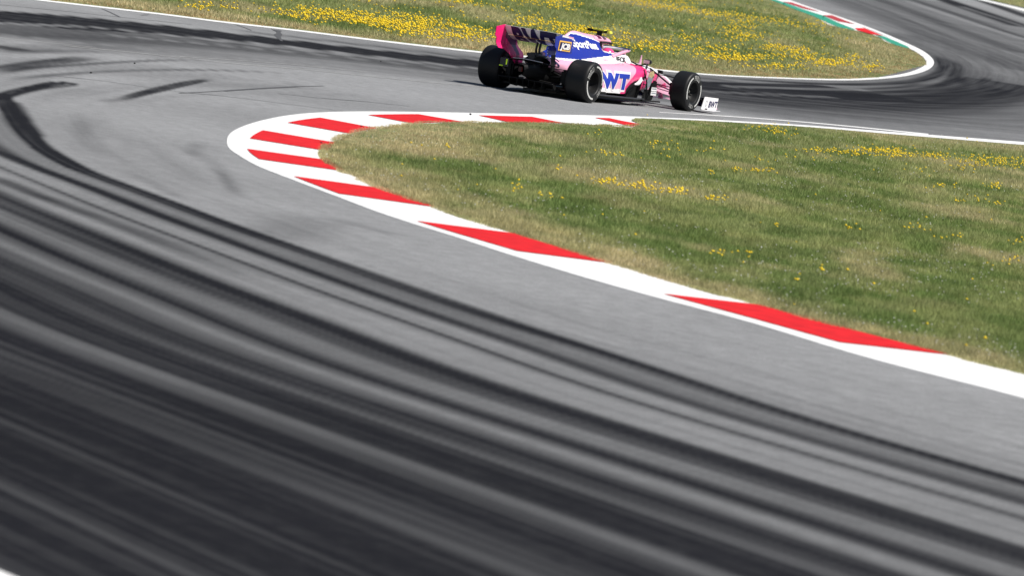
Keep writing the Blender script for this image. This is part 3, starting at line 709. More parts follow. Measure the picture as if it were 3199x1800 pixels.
def bm_obj(name, bm, mats, parent, smooth=True, recalc=True):
    if recalc: bmesh.ops.recalc_face_normals(bm, faces=bm.faces)
    me = bpy.data.meshes.new(name); bm.to_mesh(me); bm.free()
    if smooth:
        me.shade_smooth()
        try: me.set_sharp_from_angle(angle=math.radians(38))
        except Exception: pass
    return link(name, me, mats, parent)
def grid_faces(nr, nc, off=0):
    return [(off + r * nc + c, off + r * nc + c + 1, off + (r + 1) * nc + c + 1, off + (r + 1) * nc + c) for r in range(nr - 1) for c in range(nc - 1)]
def dense(ctrl, ns, nr):
    """smooth dense surface through a grid of control points [station][row][3]"""
    ctrl = np.asarray(ctrl, float)
    a = np.array([spline(row, nr) for row in ctrl])
    return np.stack([spline(a[:, j], ns) for j in range(a.shape[1])], 1)
def shell(name, S, mats, paint, parent, mirror=False, thick=0.0, skip=None):
    ns, nr, _ = S.shape
    S = S.copy()
    if mirror: S[:, :, 1] *= -1
    V = S.reshape(-1, 3); F = grid_faces(ns, nr)
    if skip: F = [q for q in F if not skip(*V[list(q)].mean(0))]
    me = mesh(name, V, F, True)
    o = link(name, me, mats, parent)
    if paint:
        idx = [0] * len(F)
        for i, q in enumerate(F):
            c = V[list(q)].mean(0)
            idx[i] = paint(c[0], abs(c[1]), c[2])
        me.polygons.foreach_set('material_index', idx)
    if thick:
        md = o.modifiers.new('thickness', 'SOLIDIFY'); md.thickness = thick; md.offset = -1 if not mirror else 1
    return o
def bvh(S):
    V = [tuple(p) for p in S.reshape(-1, 3)]
    return BVHTree.FromPolygons(V, grid_faces(S.shape[0], S.shape[1]))
def tube(name, pts, r, mt, parent, flat=1.0, n=8, smooth_n=0, caps=True):
    """round or flattened bar along a polyline; r may vary along it, flat < 1 makes it a blade lying flat"""
    P = np.asarray(pts, float)
    if smooth_n: P = spline(P, smooth_n)
    R = np.interp(np.linspace(0, 1, len(P)), np.linspace(0, 1, len(r)), r) if np.ndim(r) else np.full(len(P), r)
    T = np.gradient(P, axis=0); T /= np.linalg.norm(T, axis=1)[:, None]
    bm = bmesh.new(); rings = []
    for p, t, rr in zip(P, T, R):
        up = np.array([0, 0, 1.0]) if abs(t[2]) < .92 else np.array([1.0, 0, 0])
        s = np.cross(t, up); s /= np.linalg.norm(s); w = np.cross(s, t)
        rings.append([bm.verts.new(p + rr * (math.cos(a) * s + flat * math.sin(a) * w)) for a in np.arange(n) * 2 * math.pi / n])
    for a, b in zip(rings[:-1], rings[1:]):
        for i in range(n): bm.faces.new((a[i], a[(i + 1) % n], b[(i + 1) % n], b[i]))
    if caps: bm.faces.new(rings[0]); bm.faces.new(rings[-1])
    return bm_obj(name, bm, mt, parent)
def plate(name, outline, y0, thick, mt, parent, bend=None, paint=None, mats=None, bevel=.004):
    """upright plate: outline of (x, z) points, at y = y0 with a thickness; bend(x, z) shifts y"""
    bm = bmesh.new()
    f = bm.faces.new([bm.verts.new((x, y0, z)) for x, z in outline])
    if bend or paint:
        bmesh.ops.triangulate(bm, faces=bm.faces[:])
        for _ in range(4):
            es = [e for e in bm.edges if e.calc_length() > .05]
            if not es: break
            bmesh.ops.subdivide_edges(bm, edges=es, cuts=1); bmesh.ops.triangulate(bm, faces=[q for q in bm.faces if len(q.verts) > 3])
    if bend:
        for v in bm.verts: v.co.y += bend(v.co.x, v.co.z)
    r = bmesh.ops.extrude_face_region(bm, geom=bm.faces[:])
    for v in [g for g in r['geom'] if isinstance(g, bmesh.types.BMVert)]: v.co.y += thick
    bmesh.ops.recalc_face_normals(bm, faces=bm.faces)
    if paint:
        for q in bm.faces:
            c = q.calc_center_median(); q.material_index = paint(c.x, c.y, c.z)
    return bm_obj(name, bm, mats or mt, parent, smooth=False)
def boxy(name, lo, hi, mt, parent, bevel=.01, smooth=True):
    bm = bmesh.new(); bmesh.ops.create_cube(bm, size=1)
    for v in bm.verts:
        for k in range(3): v.co[k] = (lo[k] + hi[k]) / 2 + v.co[k] * (hi[k] - lo[k])
    if bevel: bmesh.ops.bevel(bm, geom=bm.edges[:], offset=bevel, segments=2, affect='EDGES')
    return bm_obj(name, bm, mt, parent, smooth)
def letters(text, bold=0.0, shear=0.0, cell=.06, spacing=1.0):
    """triangulated lettering; returns verts scaled so that the letters are 1 high, and triangles"""
    cu = bpy.data.curves.new('t', 'FONT'); cu.body = text; cu.offset = bold; cu.shear = shear; cu.space_character = spacing; cu.resolution_u = 4
    ob = bpy.data.objects.new('t', cu); COL.objects.link(ob)
    dg = bpy.context.evaluated_depsgraph_get(); me = ob.evaluated_get(dg).to_mesh()
    bm = bmesh.new(); bm.from_mesh(me); ob.evaluated_get(dg).to_mesh_clear()
    bpy.data.objects.remove(ob); bpy.data.curves.remove(cu)
    bmesh.ops.triangulate(bm, faces=bm.faces[:])
    hgt = .70
    for _ in range(5):
        es = [e for e in bm.edges if e.calc_length() > cell * 1.5]
        if not es: break
        bmesh.ops.subdivide_edges(bm, edges=es, cuts=1); bmesh.ops.triangulate(bm, faces=[q for q in bm.faces if len(q.verts) > 3])
    V = np.array([v.co[:] for v in bm.verts])[:, :2] / hgt
    F = [[v.index for v in q.verts] for q in bm.faces]; bm.free()
    V[:, 0] -= V[:, 0].min()
    return V, F
def put_letters(name, V, F, fn, mt, parent):
    # every letter is a part of its own
    par = list(range(len(V)))
    def root(i):
        while par[i] != i: par[i] = par[par[i]]; i = par[i]
        return i
    for q in F:
        a = root(q[0])
        for k in q[1:]: par[root(k)] = a
    groups = {}
    for q in F: groups.setdefault(root(q[0]), []).append(q)
    for g in groups.values():
        ids = sorted({i for q in g for i in q}); mp = {i: k for k, i in enumerate(ids)}
        link('letter' if name != 'lettering_outline' else 'letter_outline', mesh('letter', [fn(*V[i]) for i in ids], [[mp[i] for i in q] for q in g]), mt, parent)

# ------------------------------------------------------------------ engine cover and sidepods
ST = {  # x : half section from the spine down to the floor, (half width, height)
    2.02: [(0, 1.030), (.080, 1.008), (.120, .950), (.150, .880), (.27, .790), (.335, .690), (.44, .655), (.575, .635), (.675, .560), (.690, .430), (.640, .300), (.600, .230)],
    1.68: [(0, 1.048), (.065, 1.020), (.105, .960), (.145, .880), (.27, .770), (.350, .690), (.45, .645), (.570, .625), (.685, .540), (.705, .400), (.705, .280), (.705, .185)],
    1.30: [(0, 1.064), (.040, 1.035), (.085, .960), (.135, .860), (.25, .745), (.350, .675), (.44, .630), (.540, .600), (.660, .510), (.700, .390), (.705, .280), (.705, .180)],
    .86: [(0, 1.080), (.022, 1.045), (.060, .950), (.110, .840), (.23, .720), (.345, .650), (.42, .600), (.500, .560), (.590, .470), (.650, .360), (.680, .270), (.695, .175)],
    .62: [(0, .992), (.018, .965), (.050, .890), (.100, .790), (.22, .695), (.335, .635), (.39, .590), (.445, .545), (.510, .460), (.555, .360), (.585, .270), (.600, .170)],
    .35: [(0, .865), (.018, .840), (.050, .780), (.100, .720), (.21, .665), (.310, .612), (.35, .580), (.380, .545), (.410, .480), (.420, .410), (.415, .350), (.400, .290)],
    .10: [(0, .745), (.030, .728), (.065, .700), (.110, .670), (.19, .635), (.275, .590), (.31, .565), (.330, .540), (.340, .500), (.335, .455), (.320, .415), (.295, .385)],
    -.18: [(0, .660), (.035, .650), (.070, .635), (.105, .620), (.15, .600), (.205, .575), (.225, .563), (.235, .550), (.240, .530), (.235, .510), (.222, .490), (.205, .475)],
}
ctrl = [[(x, -y, z) for y, z in ST[x]] for x in sorted(ST)]
BODY = dense(ctrl, 30, 9)
KROW = 4 * 9            # row where the cover meets the pod
def zwhite(x): return .648 + .0945 * (x - .68) if x > .68 else .632 + .026 * (x - .06)
def zpink(x): return min(.612 + .055 * (x - 1.10), .66) if x > 1.0 else zwhite(x) - (.030 if x > .2 else .022)
def ztop_band(x):       # lower edge of the pink spine, and of the white line below it
    pts = [(-.3, 9), (.60, 9), (.62, .955), (.80, 1.040), (1.0, 1.036), (1.3, 1.005), (1.5, .985), (1.7, .950), (2.1, .93)]
    return np.interp(x, [p[0] for p in pts], [p[1] for p in pts])
def paint_body(x, y, z):
    if x > 1.70 and z < np.interp(x, [1.70, 1.76, 2.02, 2.5, 2.7], [.0, .265, .395, .495, .52]): return 4  # shade of the undercut and black of the bargeboards put into the pod's colour
    if x > 2.15 + (z - .62) * 1.45 and z < .68 and x > 1.2: return 3
    if x > .60 and x < 2.1 and y < .20:
        b = ztop_band(x)
        if z > b + .013: return 1
        if z > b - .006: return 2
    if z > zwhite(x): return 0 if x > -.05 else 1
    if z > zpink(x): return 2
    low = np.interp(x, [1.70, 1.76, 2.02, 2.5, 2.7], [.0, .265, .395, .495, .52])
    if z < low: return 4  # same undercut shade, coloured black
    if z < .252 and x > .6: return 2
    return 1
pm = [M['blue'], M['pink'], M['white'], M['hot'], M['carbon']]
for mir in (False, True):
    # the spine half of the cover; both halves are one moulding
    pass
full = np.concatenate([BODY[:, :KROW + 1][:, ::-1], (BODY[:, 1:KROW + 1] * np.array([1, -1, 1]))], 1)
shell('engine_cover', full, pm, paint_body, CAR, skip=lambda x, y, z: x > np.interp(z, [.772, .80, .87, 1.1], [2.2, 1.66, 1.68, 1.72]))
# sidepods reach further forward than the cover
PF = {2.02: ST[2.02][4:], 2.28: [(.20, .760), (.33, .672), (.44, .650), (.560, .635), (.655, .570), (.665, .455), (.610, .350), (.560, .290)],
      2.56: [(.20, .700), (.30, .655), (.42, .643), (.525, .628), (.605, .575), (.610, .490), (.555, .415), (.500, .375)]}
front = dense([[(x, -y, z) for y, z in PF[x]] for x in sorted(PF)], 26, 9)
POD = np.concatenate([BODY[:, KROW:][:-1], front], 0)
for mir in (False, True):
    o = shell('sidepod', POD, pm, paint_body, CAR, mir)
    lip = POD[-1].copy();
    if mir: lip[:, 1] *= -1
    tube('inlet_rim', lip[9:], .012, M['hot'], o, n=6)
BT = bvh(BODY); PT = bvh(POD)
def onto(x, z, off, side=-1, tree=PT):
    """point on the body's flank at (x, z)"""
    h = tree.ray_cast(Vector((x, -1.5, z)), Vector((0, 1, 0)))
    if h[0] is None: h = BT.ray_cast(Vector((x, -1.5, z)), Vector((0, 1, 0)))
    y = h[0].y if h[0] is not None else -.6
    return (x, side * -(y - off) if False else (y - off if side < 0 else -(y - off)), z)

# ------------------------------------------------------------------ lettering on the bodywork
def flank_text(text, x0, x1, z0, z1, mt, off, bold, parent, shear=0.0, side=-1, spacing=1.0, grow=0.0, cell=.07, name='lettering'):
    V, F = letters(text, bold, shear, cell, spacing)
    w = V[:, 0].max()
    def fn(a, b):
        x = x0 + (x1 - x0) * a / w; z = z0 + (z1 - z0) * b
        if side > 0: x = x1 - (x1 - x0) * a / w
        return onto(x, z, off, side)
    return put_letters(name, V, F, fn, mt, parent)
cover = [o for o in CAR.children if o.name.startswith('engine_cover')][0]
pods = [o for o in CAR.children if o.name.startswith('sidepod')]
for s, pod in ((-1, pods[0]), (1, pods[1])):
    for ch, a, b in (('B', .42, .80), ('W', .905, 1.435), ('T', 1.43, 1.80)):
        flank_text(ch, a - .035, b + .035, .252, .507, M['white'], .005, .11, pod, side=s, cell=.09, shear=.08, name='lettering_outline')
        flank_text(ch, a, b, .268, .490, M['lblue'], .010, .07, pod, side=s, cell=.09, shear=.08)
    flank_text('Claro', 1.40, 1.62, .672, .712, M['pink'], .006, .0, pod, side=s)
    flank_text('SportPesa', .80, 1.57, .836, .946, M['white'], .006, .036, cover, side=s, cell=.10, spacing=.95)
    flank_text("A'", -.16, .05, .510, .615, M['navy'], .006, .03, pod, side=s)

# ------------------------------------------------------------------ airbox, camera pod, roll hoop
airbox = dense([[(x, yy * w, zc + zz * hh) for yy, zz in ((0, 1), (-.7, .72), (-1, .1), (-.85, -.55), (0, -.8), (.85, -.55), (1, .1), (.7, .72), (0, 1))]
                for x, w, zc, hh in ((1.56, .085, .985, .062), (1.75, .125, .985, .070), (1.95, .140, .980, .068), (2.07, .135, .970, .058))], 6, 4)
ab = shell('airbox', airbox, [M['pink'], M['plum']], lambda x, y, z: 1 if (1.66 < x < 1.76 and z > 1.0) else 0, CAR)
tube('intake_lip', [(1.72, -.125, .950), (1.92, -.165, .955), (2.06, -.155, .947), (2.13, -.08, .938), (2.15, 0, .935), (2.13, .08, .938), (2.06, .155, .947), (1.92, .165, .955), (1.72, .125, .950)], .016, M['carbon'], ab, smooth_n=4)
bm = bmesh.new(); bmesh.ops.create_cube(bm, size=1)
for v in bm.verts: v.co = Vector((1.995 + v.co.x * .02 + .02, v.co.y * .2, .965 + v.co.z * .06))
bm_obj('intake_mouth', bm, M['carbon'], ab)
pyl = dense([[(x, y * w, z) for x, y in ((1.55, 1), (1.75, 1.05), (1.93, .8), (2.02, 0), (1.93, -.8), (1.75, -1.05), (1.55, -1))] for z, w in ((.72, .15), (.82, .10), (.95, .095))], 5, 4)
shell('roll_hoop', pyl, [M['pink'], M['carbon']], lambda x, y, z: 1 if x < 1.86 else 0, CAR)
tc = boxy('camera_pod', (1.815, -.165, 1.106), (1.925, .165, 1.146), M['carbon'], CAR, .014)
boxy('camera_shell', (1.81, -.11, 1.128), (1.915, .11, 1.158), M['yellow'], tc, .01)
boxy('camera_tip', (1.81, -.215, 1.100), (1.92, -.155, 1.148), M['yellow'], tc, .012); boxy('camera_tip', (1.81, .155, 1.100), (1.92, .215, 1.148), M['carbon'], tc, .012)
tube('camera_stalk', [(1.85, 0, 1.02), (1.87, 0, 1.115)], [.05, .045], M['carbon'], tc, n=10)
tube('antenna', [(1.80, 0, 1.02), (1.79, 0, 1.175)], .004, M['carbon'], tc)

# ------------------------------------------------------------------ chassis and nose
CH = {  # x : top centre z, (half width, z) edge, shoulder, side, bottom
    1.50: (.740, (.26, .735), (.33, .66), (.34, .45), (.33, .12)), 1.90: (.800, (.262, .785), (.330, .69), (.34, .45), (.33, .10)), 2.25: (.795, (.262, .785), (.335, .67), (.33, .42), (.31, .09)),
    2.55: (.780, (.235, .772), (.305, .66), (.30, .42), (.28, .09)), 2.64: (.750, (.215, .735), (.285, .645), (.29, .42), (.27, .09)), 2.74: (.700, (.205, .680), (.265, .625), (.275, .42), (.25, .10)),
    3.20: (.665, (.180, .650), (.220, .590), (.225, .44), (.18, .20)), 3.66: (.632, (.150, .618), (.180, .570), (.185, .44), (.14, .27)),
    4.15: (.550, (.115, .535), (.135, .490), (.135, .40), (.10, .29)), 4.55: (.445, (.090, .432), (.105, .395), (.105, .33), (.08, .25)), 4.80: (.350, (.060, .342), (.072, .315), (.07, .28), (.05, .24)), 4.86: (.305, (.02, .300), (.025, .285), (.025, .275), (.02, .265))}
cc = []
for x in sorted(CH):
    t, a, b, c, d = CH[x]
    half = [(0, t), (a[0] * .55, t - (t - a[1]) * .15), a, b, c, d, (0, d[1] - .004)]
    cc.append([(x, -y, z) for y, z in half] + [(x, y, z) for y, z in half[::-1][1:]])
CHS = dense(cc, 8, 4)
def paint_ch(x, y, z):
    tl = np.interp(x, [1.5, 2.0, 2.6, 2.8, 3.3, 3.8, 4.3, 5], [.62, .635, .630, .600, .585, .555, .47, .2])
    if 2.2 < x < 2.60 and y < .17 and z > .7: return 3
    if z > tl: return 0
    if x < 3.05 and z < .50: return 3
    if 3.0 < x < 3.25 or 3.55 < x < 3.9: return 2
    if z > tl - .14 + .05 * math.sin(x * 9): return 1
    return 2 if x > 3.2 and x < 4.4 else 1
shell('chassis', CHS, [M['white'], M['pink'], M['hot'], M['carbon']], paint_ch, CAR, skip=lambda x, y, z: 1.86 < x < 2.60 and abs(y) < .19 and z > .70)
CT = bvh(CHS); chassis = [o for o in CAR.children if o.name.startswith('chassis')][0]
for s in (-1, 1):
    V, F = letters('JECK', .035, .25, .08); w = V[:, 0].max()
    def fn(a, b, s=s):
        x = 1.93 + .42 * a / w; z = .676 + .075 * b
        if s > 0: x = 2.35 - .42 * a / w
        h = CT.ray_cast(Vector((x, -1.2, z)), Vector((0, 1, 0))); y = (h[0].y if h[0] else -.3) - .006
        return (x, y if s < 0 else -y, z)
    put_letters('lettering', V, F, fn, M['carbon'], chassis)
# padded cockpit rim and opening
tube('headrest', [(2.60, .0, .786), (2.55, -.13, .784), (2.40, -.205, .782), (2.15, -.225, .780), (1.95, -.215, .782), (1.86, -.13, .80), (1.82, 0, .805), (1.86, .13, .80), (1.95, .215, .782), (2.15, .225, .780), (2.40, .205, .782), (2.55, .13, .784), (2.60, 0, .786)], .017, M['white'], CAR, smooth_n=4)
tube('wind_deflector', [(2.60, -.13, .80), (2.68, 0, .815), (2.60, .13, .80)], .018, M['carbon'], CAR, smooth_n=5)

# ------------------------------------------------------------------ halo
hp = [(1.86, .285, .735), (2.02, .275, .772), (2.25, .268, .822), (2.45, .250, .852), (2.62, .205, .866), (2.77, .12, .868), (2.83, 0, .868)]
hp = [(x, -y, z) for x, y, z in hp] + [(x, y, z) for x, y, z in hp[::-1][1:]]
P = spline(np.array(hp), 6)
bm = bmesh.new(); rings = []
T = np.gradient(P, axis=0); T /= np.linalg.norm(T, axis=1)[:, None]
for i, (p, t) in enumerate(zip(P, T)):
    s = np.cross(t, [0, 0, 1.0]); s /= np.linalg.norm(s); w_ = np.cross(s, t)
    k = abs(i / (len(P) - 1) - .5) * 2
    rr = .026 + .012 * max(0, k - .6) / .4
    rings.append([bm.verts.new(p + rr * (1.0 * math.cos(a) * s + .95 * math.sin(a) * w_)) for a in np.arange(12) * math.pi / 6])
for i in range(len(rings) - 1):
    for j in range(12):
        f_ = bm.faces.new((rings[i][j], rings[i][(j + 1) % 12], rings[i + 1][(j + 1) % 12], rings[i + 1][j]))
        c = f_.calc_center_median()
        k = i / (len(rings) - 1)
        top = (j in (1, 2, 3, 4)); out = j in (0, 11, 10, 5, 6)
        f_.material_index = 1 if (top and .25 < k) else (2 if .30 < k < .9 else 0)
bm.faces.new(rings[0]); bm.faces.new(rings[-1])
halo = bm_obj('halo', bm, [M['pink'], M['navy'], M['silver']], CAR)
tube('halo_pillar', [(2.82, 0, .868), (2.87, 0, .80), (2.93, 0, .68)], [.03, .024, .028], M['pink'], halo, smooth_n=4, n=10)

# ------------------------------------------------------------------ floor, plank, diffuser
bm = bmesh.new()
ol = [(2.62, .42), (2.55, .62), (2.30, .72), (1.9, .775), (1.0, .785), (.55, .775), (.42, .62), (-.05, .56), (-.32, .53)]
ring = [(x, -y) for x, y in ol] + [(x, y) for x, y in ol[::-1]]
top = [bm.verts.new((x, y, .135 - .010 * x)) for x, y in ring]; bot = [bm.verts.new((x, y, .105 - .012 * x)) for x, y in ring]
bm.faces.new(top); bm.faces.new(bot[::-1])
for i in range(len(ring)): bm.faces.new((top[i], top[(i + 1) % len(ring)], bot[(i + 1) % len(ring)], bot[i]))
floor = bm_obj('floor', bm, M['carbon'], CAR, smooth=False)
boxy('plank', (-.25, -.15, .045), (3.0, .15, .085), M['carbon2'], floor, .005)
for s in (-1, 1):
    tube('floor_edge', [(2.45, s * .70, .118), (1.9, s * .79, .125), (1.0, s * .80, .130), (.55, s * .79, .135)], .014, M['carbon2'], floor)
    plate('floor_fin', [(.55, .13), (.95, .13), (.90, .19), (.60, .19)], s * .765, .006, M['carbon'], floor)
dif = dense([[(x, y * .50, zr + .012 * (1 - y * y)) for y in (-1, -.8, -.4, 0, .4, .8, 1)] for x, zr in ((-.08, .10), (-.25, .15), (-.42, .205), (-.48, .22))], 5, 3)
dfo = shell('diffuser', dif, [M['carbon']], None, CAR, thick=.012)
for y in (-.50, .50): plate('diffuser_wall', [(-.06, .09), (-.48, .225), (-.46, .16), (-.30, .085)], y - .004, .008, M['carbon'], dfo)
for y in (-.30, -.16, -.05, .05, .16, .30): plate('strake', [(-.10, .10), (-.48, .22), (-.47, .145), (-.42, .105), (-.20, .085)], y - .004, .008, M['carbon'], dfo)
# gearbox, crash structure and rain light
gb = dense([[(x, y * w, zc + z * h) for y, z in ((0, 1), (-.8, .8), (-1, 0), (-.8, -.8), (0, -1), (.8, -.8), (1, 0), (.8, .8), (0, 1))] for x, w, zc, h in ((.35, .24, .36, .2), (0, .19, .36, .18), (-.3, .12, .37, .14), (-.62, .07, .38, .09), (-.70, .06, .38, .08))], 5, 2)
gbo = shell('gearbox', gb, [M['carbon']], None, CAR)
boxy('rear_lamp', (-.735, -.03, .34), (-.695, .03, .42), M['redlamp'], gbo, .006)
tube('exhaust', [(.10, 0, .60), (-.20, 0, .60), (-.42, 0, .605)], [.085, .075, .065], M['carbon2'], CAR, n=14)
tube('wastegate_pipe', [(.05, -.12, .60), (-.25, -.09, .62), (-.38, -.08, .63)], .028, M['carbon2'], CAR); tube('wastegate_pipe', [(.05, .12, .60), (-.25, .09, .62), (-.38, .08, .63)], .028, M['carbon2'], CAR)
# dark cooling exit behind the tail
ex = dense([[(x, y * w, zc + z * h) for y, z in ((0, 1), (-.8, .8), (-1, 0), (-.8, -.8), (0, -1), (.8, -.8), (1, 0), (.8, .8), (0, 1))] for x, w, zc, h in ((.5, .36, .42, .16), (.1, .28, .46, .14), (-.17, .20, .55, .075))], 5, 2)
shell('cooling_exit', ex, [M['carbon']], None, CAR)

# ------------------------------------------------------------------ rear wing
# underside of the two elements as one running profile, from trailing edge forward and down
PR = spline(np.array([(-.490, 1.038), (-.455, .985), (-.405, .935), (-.345, .895), (-.27, .858), (-.18, .830), (-.09, .815), (-.02, .822), (.0, .838)]), 6)
ps = np.r_[0, np.cumsum(np.linalg.norm(np.diff(PR, axis=0), axis=1))]
def prof_at(t, off=0.0):
    s = t * ps[-1]; x = np.interp(s, ps, PR[:, 0]); z = np.interp(s, ps, PR[:, 1])
    s2 = min(s + .01, ps[-1]); s1 = max(s - .01, 0)
    dx = np.interp(s2, ps, PR[:, 0]) - np.interp(s1, ps, PR[:, 0]); dz = np.interp(s2, ps, PR[:, 1]) - np.interp(s1, ps, PR[:, 1])
    l = math.hypot(dx, dz); return x + dz / l * off, z - dx / l * off   # off > 0: out of the lower side
def foil(name, t0, t1, th, mats, parent, spoon=0.0):
    ts = np.linspace(t0, t1, 12)
    sec = [prof_at(t) for t in ts]
    up = [prof_at(t, -th * math.sin(math.pi * min(1, max(0, (t - t0) / (t1 - t0)) * .86 + .07))) for t in ts[::-1]]
    loop = sec + up
    bm = bmesh.new(); ys = np.linspace(-.515, .515, 13); R_ = []
    for y in ys: R_.append([bm.verts.new((x, y, z)) for x, z in loop])
    n = len(loop)
    for a, b in zip(R_[:-1], R_[1:]):
        for i in range(n):
            f_ = bm.faces.new((a[i], a[(i + 1) % n], b[(i + 1) % n], b[i])); f_.material_index = 0 if i < len(sec) - 1 else 1
    bm.faces.new(R_[0]); bm.faces.new(R_[-1])
    return bm_obj(name, bm, mats, parent)
rw = foil('rear_wing', .385, 1.0, .03, [M['white'], M['white']], CAR)
foil('flap', .0, .365, .018, [M['white'], M['white']], rw)
tube('slot_trim', [(*prof_at(.372, .004),)[:1] + (-.50,) + (*prof_at(.372, .004),)[1:], (*prof_at(.372, .004),)[:1] + (.50,) + (*prof_at(.372, .004),)[1:]], .004, M['amber'], rw, n=5)
V, F = letters('BWT', .055, 0, .06, 1.06); w = V[:, 0].max()
put_letters('lettering', V, F, lambda a, b: (lambda q: (q[0], .405 - .83 * a / w, q[1]))(prof_at(.80 - .76 * b, .006)), M['navy'], rw)
tube('drs_pod', [(-.50, 0, 1.045), (-.40, 0, 1.03), (-.22, 0, .93)], [.012, .022, .016], M['carbon'], rw, n=8)
tube('swan_neck', [(-.20, -.03, .83), (-.22, -.03, .70), (-.10, -.03, .55)], [.018, .020, .026], M['carbon2'], rw, n=8, smooth_n=4); tube('swan_neck', [(-.20, .03, .83), (-.22, .03, .70), (-.10, .03, .55)], [.018, .020, .026], M['carbon2'], rw, n=8, smooth_n=4)
EP = [(-.76, 1.000), (-.48, 1.046), (-.06, 1.010), (-.02, .94), (-.03, .80), (.06, .70), (.10, .62), (.08, .45), (-.17, .44), (-.52, .655), (-.70, .665), (-.705, .83), (-.765, .86)]
def tuck(s):
    return lambda x, z: -s * .12 * float(sm(.76, .56, np.array(z)))
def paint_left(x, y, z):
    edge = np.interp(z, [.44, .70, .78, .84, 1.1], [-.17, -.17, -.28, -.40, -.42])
    return 0 if x < edge else 1  # pink behind the edge, dark plum ahead of it
def paint_right(x, y, z):
    if z > np.interp(x, [-.5, -.06], [1.022, .985]) and x > -.45: return 1
    if z > np.interp(x, [-.5, -.06], [1.006, .965]) and x > -.45: return 2
    return 0
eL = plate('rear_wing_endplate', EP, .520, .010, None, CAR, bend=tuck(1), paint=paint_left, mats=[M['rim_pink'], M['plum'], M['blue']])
EPR = [(-.69, .985), (-.45, 1.030), (-.06, 1.005), (-.045, .94), (-.05, .735), (-.58, .742), (-.60, .80), (-.67, .83)]
eR = plate('rear_wing_endplate', EPR, -.530, .010, None, CAR, bend=tuck(-1), paint=paint_right, mats=[M['blue'], M['pink'], M['white']])
for s, ep in ((-1, eR), (1, eL)):
    for k in range(4 if s > 0 else 0): plate('louvre', [(-.70 + .10 * k, .70), (-.62 + .10 * k, .70), (-.62 + .10 * k, .706), (-.70 + .10 * k, .706)], s * (.530 if s < 0 else .530) - .003, .006, M['carbon'], ep)
y_ = -.5335
def quad_plate(name, pts, y, mt, parent, th=.002): return plate(name, pts, y - th, th, mt, parent)
quad_plate('logo_frame', [(-.56, .775), (-.135, .765), (-.115, .928), (-.54, .938)], y_, M['amber'], eR)
quad_plate('logo_field', [(-.530, .797), (-.160, .788), (-.144, .906), (-.514, .915)], y_ - .004, M['navy'], eR)
V, F = letters('JCB', .055, .18, .1); w = V[:, 0].max()
put_letters('lettering', V, F, lambda a, b: (-.505 + .335 * a / w, y_ - .010, .808 - .008 * a / w + .088 * b), M['white'], eR)
plate('endplate_leg', [(-.50, .70), (-.36, .72), (-.30, .45), (-.42, .40)], -.40, .008, M['carbon'], CAR)
# inner return panel below the right endplate, blue with rivets
rp = plate('return_panel', [(-.74, .655), (-.42, .690), (-.40, .80), (-.46, .835), (-.70, .825), (-.735, .79)], -.42, .006, M['blue'], CAR)
plate('edge_strip', [(-.418, .69), (-.396, .70), (-.380, .80), (-.398, .80)], -.424, .008, M['white'], rp)
for k in range(3): boxy('rivet', (-.70, -.425, .69 + .045 * k), (-.685, -.419, .705 + .045 * k), M['silver'], rp, 0)
# rear brake duct winglets with lime tape, left side
bd = boxy('brake_duct', (-.16, .44, .22), (.20, .57, .47), M['carbon'], CAR, .03); bd2 = boxy('brake_duct', (-.16, -.57, .22), (.20, -.44, .47), M['carbon'], CAR, .03)
gp = boxy('rear_sensor_panel', (-.70, .26, .38), (-.66, .40, .52), M['carbon2'], CAR, .008)
boxy('lime_tape', (-.712, .268, .415), (-.700, .288, .505), M['lime'], gp, .002); boxy('lime_tape', (-.712, .335, .382), (-.700, .40, .402), M['lime'], gp, .002)
tube('lower_beam', [(-.40, -.52, .50), (-.46, 0, .53), (-.40, .52, .50)], [.02, .03, .02], M['carbon'], CAR, flat=.45, smooth_n=5)
tube('trim_edge', [(-.46, .30, .535), (-.48, .1, .55), (-.46, -.25, .535)], .006, M['silver'], CAR)

# ------------------------------------------------------------------ wheels
def tyre_profile(R, w, rim):
    h = w / 2
    return [(-h * .90, rim), (-h * .985, rim + .02), (-h * 1.0, R - .10), (-h * .985, R - .055), (-h * .93, R - .022), (-h * .80, R - .005), (-h * .4, R), (0, R), (h * .4, R), (h * .80, R - .005), (h * .93, R - .022), (h * .985, R - .055), (h * 1.0, R - .10), (h * .985, rim + .02), (h * .90, rim)]
def lathe(name, prof, n, mats, parent, midx=None):
    bm = bmesh.new(); rings = []
    for k in range(n):
        a = 2 * math.pi * k / n
        rings.append([bm.verts.new((r * math.cos(a), y, r * math.sin(a))) for y, r in prof])
    for k in range(n):
        A_, B_ = rings[k], rings[(k + 1) % n]
        for i in range(len(prof) - 1):
            f_ = bm.faces.new((A_[i], A_[i + 1], B_[i + 1], B_[i]))
            if midx: f_.material_index = midx(i)
    return bm_obj(name, bm, mats, parent)
def arc_mark(name, r0, r1, a0, a1, y, mt, parent):
    n = max(3, int(abs(a1 - a0) / .08)); v = []; f = []
    for i in range(n + 1):
        a = a0 + (a1 - a0) * i / n
        v += [(r0 * math.cos(a), y(r0), r0 * math.sin(a)), (r1 * math.cos(a), y(r1), r1 * math.sin(a))]
        if i: f.append((2 * i - 2, 2 * i - 1, 2 * i + 1, 2 * i))
    return link(name, mesh(name, v, f), mt, parent)
